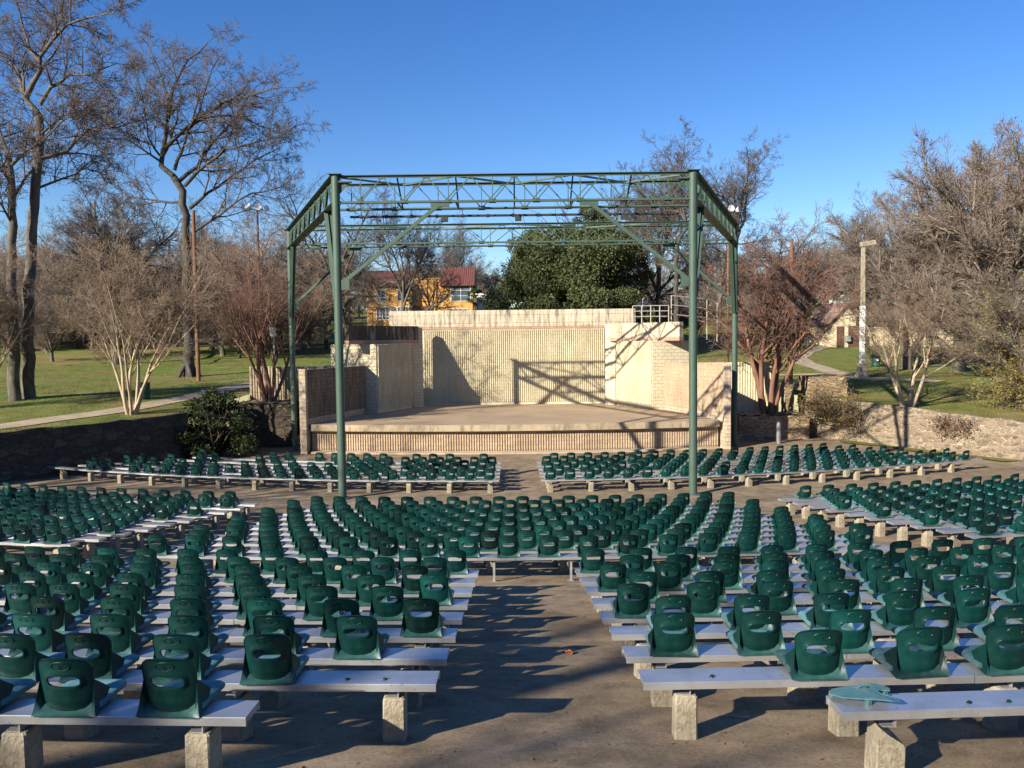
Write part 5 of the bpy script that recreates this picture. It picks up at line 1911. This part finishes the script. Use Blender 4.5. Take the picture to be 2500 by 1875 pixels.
# palms by the ochre house
def palm(px, top, Y, label, group=None, thin=1.0):
    px *= s2
    p = at(px, 700, Y); z0 = lawn(p.x, Y)
    h = at(px, top * s2, Y).z - z0 - .6
    g = thing('fan_palm', label, 'palm', (p.x, Y, z0), 0, group)
    mm = MB(); mm.lathe([(.30 * thin, -.2), (.24 * thin, h * .5), (.26 * thin, h)], 12); mm.build('trunk', M['bark_palm'], g, True)
    mm = MB(); r_ = random.Random(int(px))
    for k in range(34):
        a = k * 2.4; el = r_.uniform(-.5, 1.3)
        c = Vector((math.cos(a) * math.cos(el), math.sin(a) * math.cos(el), math.sin(el)))
        q = Vector((0, 0, h)) + c * .8
        side = c.cross(Vector((0, 0, 1))).normalized()
        up = side.cross(c)
        for m_ in range(-4, 5):
            d = (c * math.cos(m_ * .3) + side * math.sin(m_ * .3)).normalized()
            e = q + d * .75 - Vector((0, 0, .18))
            w = up.cross(d) * .06
            mm.add([q, q + d * .4 + w, e, q + d * .4 - w], [(0, 1, 2, 3)])
        mm.bar((0, 0, h), q, .03, .02)
    mm.build('fronds', M['leaf_palm'], g)
palm(1027, 634, 104, 'dark fan palm against the right corner of the ochre house')
palm(888, 630, 106, 'short fan palm in front of the ochre house middle wall')
# distant wood behind everything: one brown mass of trees on the far slope
V, Fq = [], []
bw_ = [np.array([v.co[:] for v in me.vertices], dtype=np.float32) for me in (KC[1][1], KD[1][1])]
fw_ = [np.array([p.vertices[:] for p in me.polygons], dtype=np.int32) for me in (KC[1][1], KD[1][1])]
off = 0
rw = random.Random(9)
sel = [np.random.default_rng(1).random(len(f)) < .5 for f in fw_]
for k in range(24):
    Y = rw.uniform(150, 215)
    X = -Y * .66 + 2 * Y * .66 * (k + rw.random()) / 24
    i = k % 2
    s_ = rw.uniform(.9, 1.15) * 12.0 / KINDS[2 + i][2]
    a = rw.uniform(0, 6.28); c_, q_ = math.cos(a), math.sin(a)
    v = bw_[i] * np.array([s_ * 1.5, s_ * 1.5, s_], dtype=np.float32)
    v = np.stack([v[:, 0] * c_ - v[:, 1] * q_ + X, v[:, 0] * q_ + v[:, 1] * c_ + Y, v[:, 2] + lawn(X, Y)], 1)
    V.append(v); Fq.append(fw_[i] + off); off += len(v)
me = np_mesh('far_wood', np.concatenate(V), np.concatenate(Fq), M['twig_brown'])
o = link(bpy.data.objects.new('far_wood', me))
tag(o, 'brown leafless wood closing the view on the far slope', 'wood', kind='stuff')

# ---- fallen leaves on the floor and blades of grass on the near lawn
rg = np.random.default_rng(12)
V, Fq = [], []
for k in range(1500):
    Y = 3.5 + 24 * rg.random() ** 1.6
    X = (rg.random() - .5) * 1.3 * Y
    s_ = rg.uniform(.008, .024)
    a = rg.uniform(0, 6.28); c_, q_ = math.cos(a) * s_, math.sin(a) * s_
    z = bowl(X, Y) + .004
    h = rg.uniform(.0, .012)
    n0 = len(V)
    V += [(X - c_, Y - q_, z), (X + q_ * .5, Y - c_ * .5, z + h), (X + c_, Y + q_, z + h * .6), (X - q_ * .5, Y + c_ * .5, z)]
    Fq.append((n0, n0 + 1, n0 + 2, n0 + 3))
o = link(bpy.data.objects.new('fallen_leaves', np_mesh('fallen_leaves', np.array(V), np.array(Fq), M['leaf_dry'])))
tag(o, 'small dry leaves scattered over the worn floor between the benches', 'leaves', kind='stuff')
V, Fq = [], []
def inside_bowl(X, Y):
    n_ = len(INNER); c = False
    for i in range(n_):
        (x1, y1), (x2, y2) = INNER[i], INNER[(i + 1) % n_]
        if (y1 > Y) != (y2 > Y) and X < (x2 - x1) * (Y - y1) / (y2 - y1) + x1:
            c = not c
    return c
cnt = 0
while cnt < 42000:
    cx = rg.uniform(-42, 44); cy = 33 + 40 * rg.random() ** 1.5
    if abs(cx) > .68 * cy or inside_bowl(cx, cy) or (abs(cx) < 12 and cy < 56):
        continue
    for q in range(7):
        X, Y = cx + rg.normal() * .16, cy + rg.normal() * .16
        if inside_bowl(X, Y):
            continue
        h = rg.uniform(.05, .13); a = rg.uniform(0, 6.28); w = .012
        z = lawn(X, Y) - .01
        n0 = len(V)
        V += [(X - w * math.cos(a), Y - w * math.sin(a), z), (X + w * math.cos(a), Y + w * math.sin(a), z), (X + rg.normal() * .05, Y + rg.normal() * .05, z + h)]
        Fq.append((n0, n0 + 1, n0 + 2)); cnt += 1
o = link(bpy.data.objects.new('grass_blades', np_mesh('grass_blades', np.array(V), np.array(Fq), M['lawn'], tri=True)))
tag(o, 'short winter grass blades tufting the lawns above the stone walls', 'grass', kind='stuff')

# ------------------------------------------------------------------ light, sky, camera
el = R(SUN_EL)
sd = bpy.data.lights.new('sun', 'SUN')
sd.energy = 5.0
sd.angle = R(.53)
sd.color = (1.0, .925, .79)
so = link(bpy.data.objects.new('sun', sd))
dirv = Vector((SUN_AZ[0] * math.cos(el), SUN_AZ[1] * math.cos(el), -math.sin(el)))
so.rotation_euler = dirv.to_track_quat('-Z', 'Y').to_euler()
w = bpy.data.worlds.new('World')
sc.world = w
w.use_nodes = True
nt = w.node_tree
sky = nt.nodes.new('ShaderNodeTexSky')
sky.sky_type = 'NISHITA'
sky.sun_disc = False
sky.sun_elevation = el
sky.sun_rotation = math.atan2(-SUN_AZ[0], -SUN_AZ[1])
sky.altitude = 150
sky.air_density = 1.0
sky.dust_density = .05
sky.ozone_density = 3.0
bg = nt.nodes['Background']
hs = nt.nodes.new('ShaderNodeHueSaturation')
hs.inputs['Saturation'].default_value = 1.3
hs.inputs['Hue'].default_value = .514
nt.links.new(sky.outputs[0], hs.inputs['Color'])
nt.links.new(hs.outputs[0], bg.inputs['Color'])
bg.inputs['Strength'].default_value = .086

cd = bpy.data.cameras.new('camera')
cd.sensor_width = 36
cd.lens = F / 2500 * 36
cd.clip_start = .05
cd.clip_end = 2000
co = link(bpy.data.objects.new('camera', cd))
co.matrix_world = Matrix.Translation((0, 0, U)) @ CAMROT.to_4x4()
sc.camera = co
sc.view_settings.view_transform = 'Standard'
sc.view_settings.look = 'None'
sc.view_settings.exposure = .95
sc.view_settings.gamma = 1
sc.cycles.use_denoising = True
sc.cycles.max_bounces = 6
sc.cycles.diffuse_bounces = 3
sc.cycles.transparent_max_bounces = 6
sc.cycles.caustics_reflective = False
sc.cycles.caustics_refractive = False
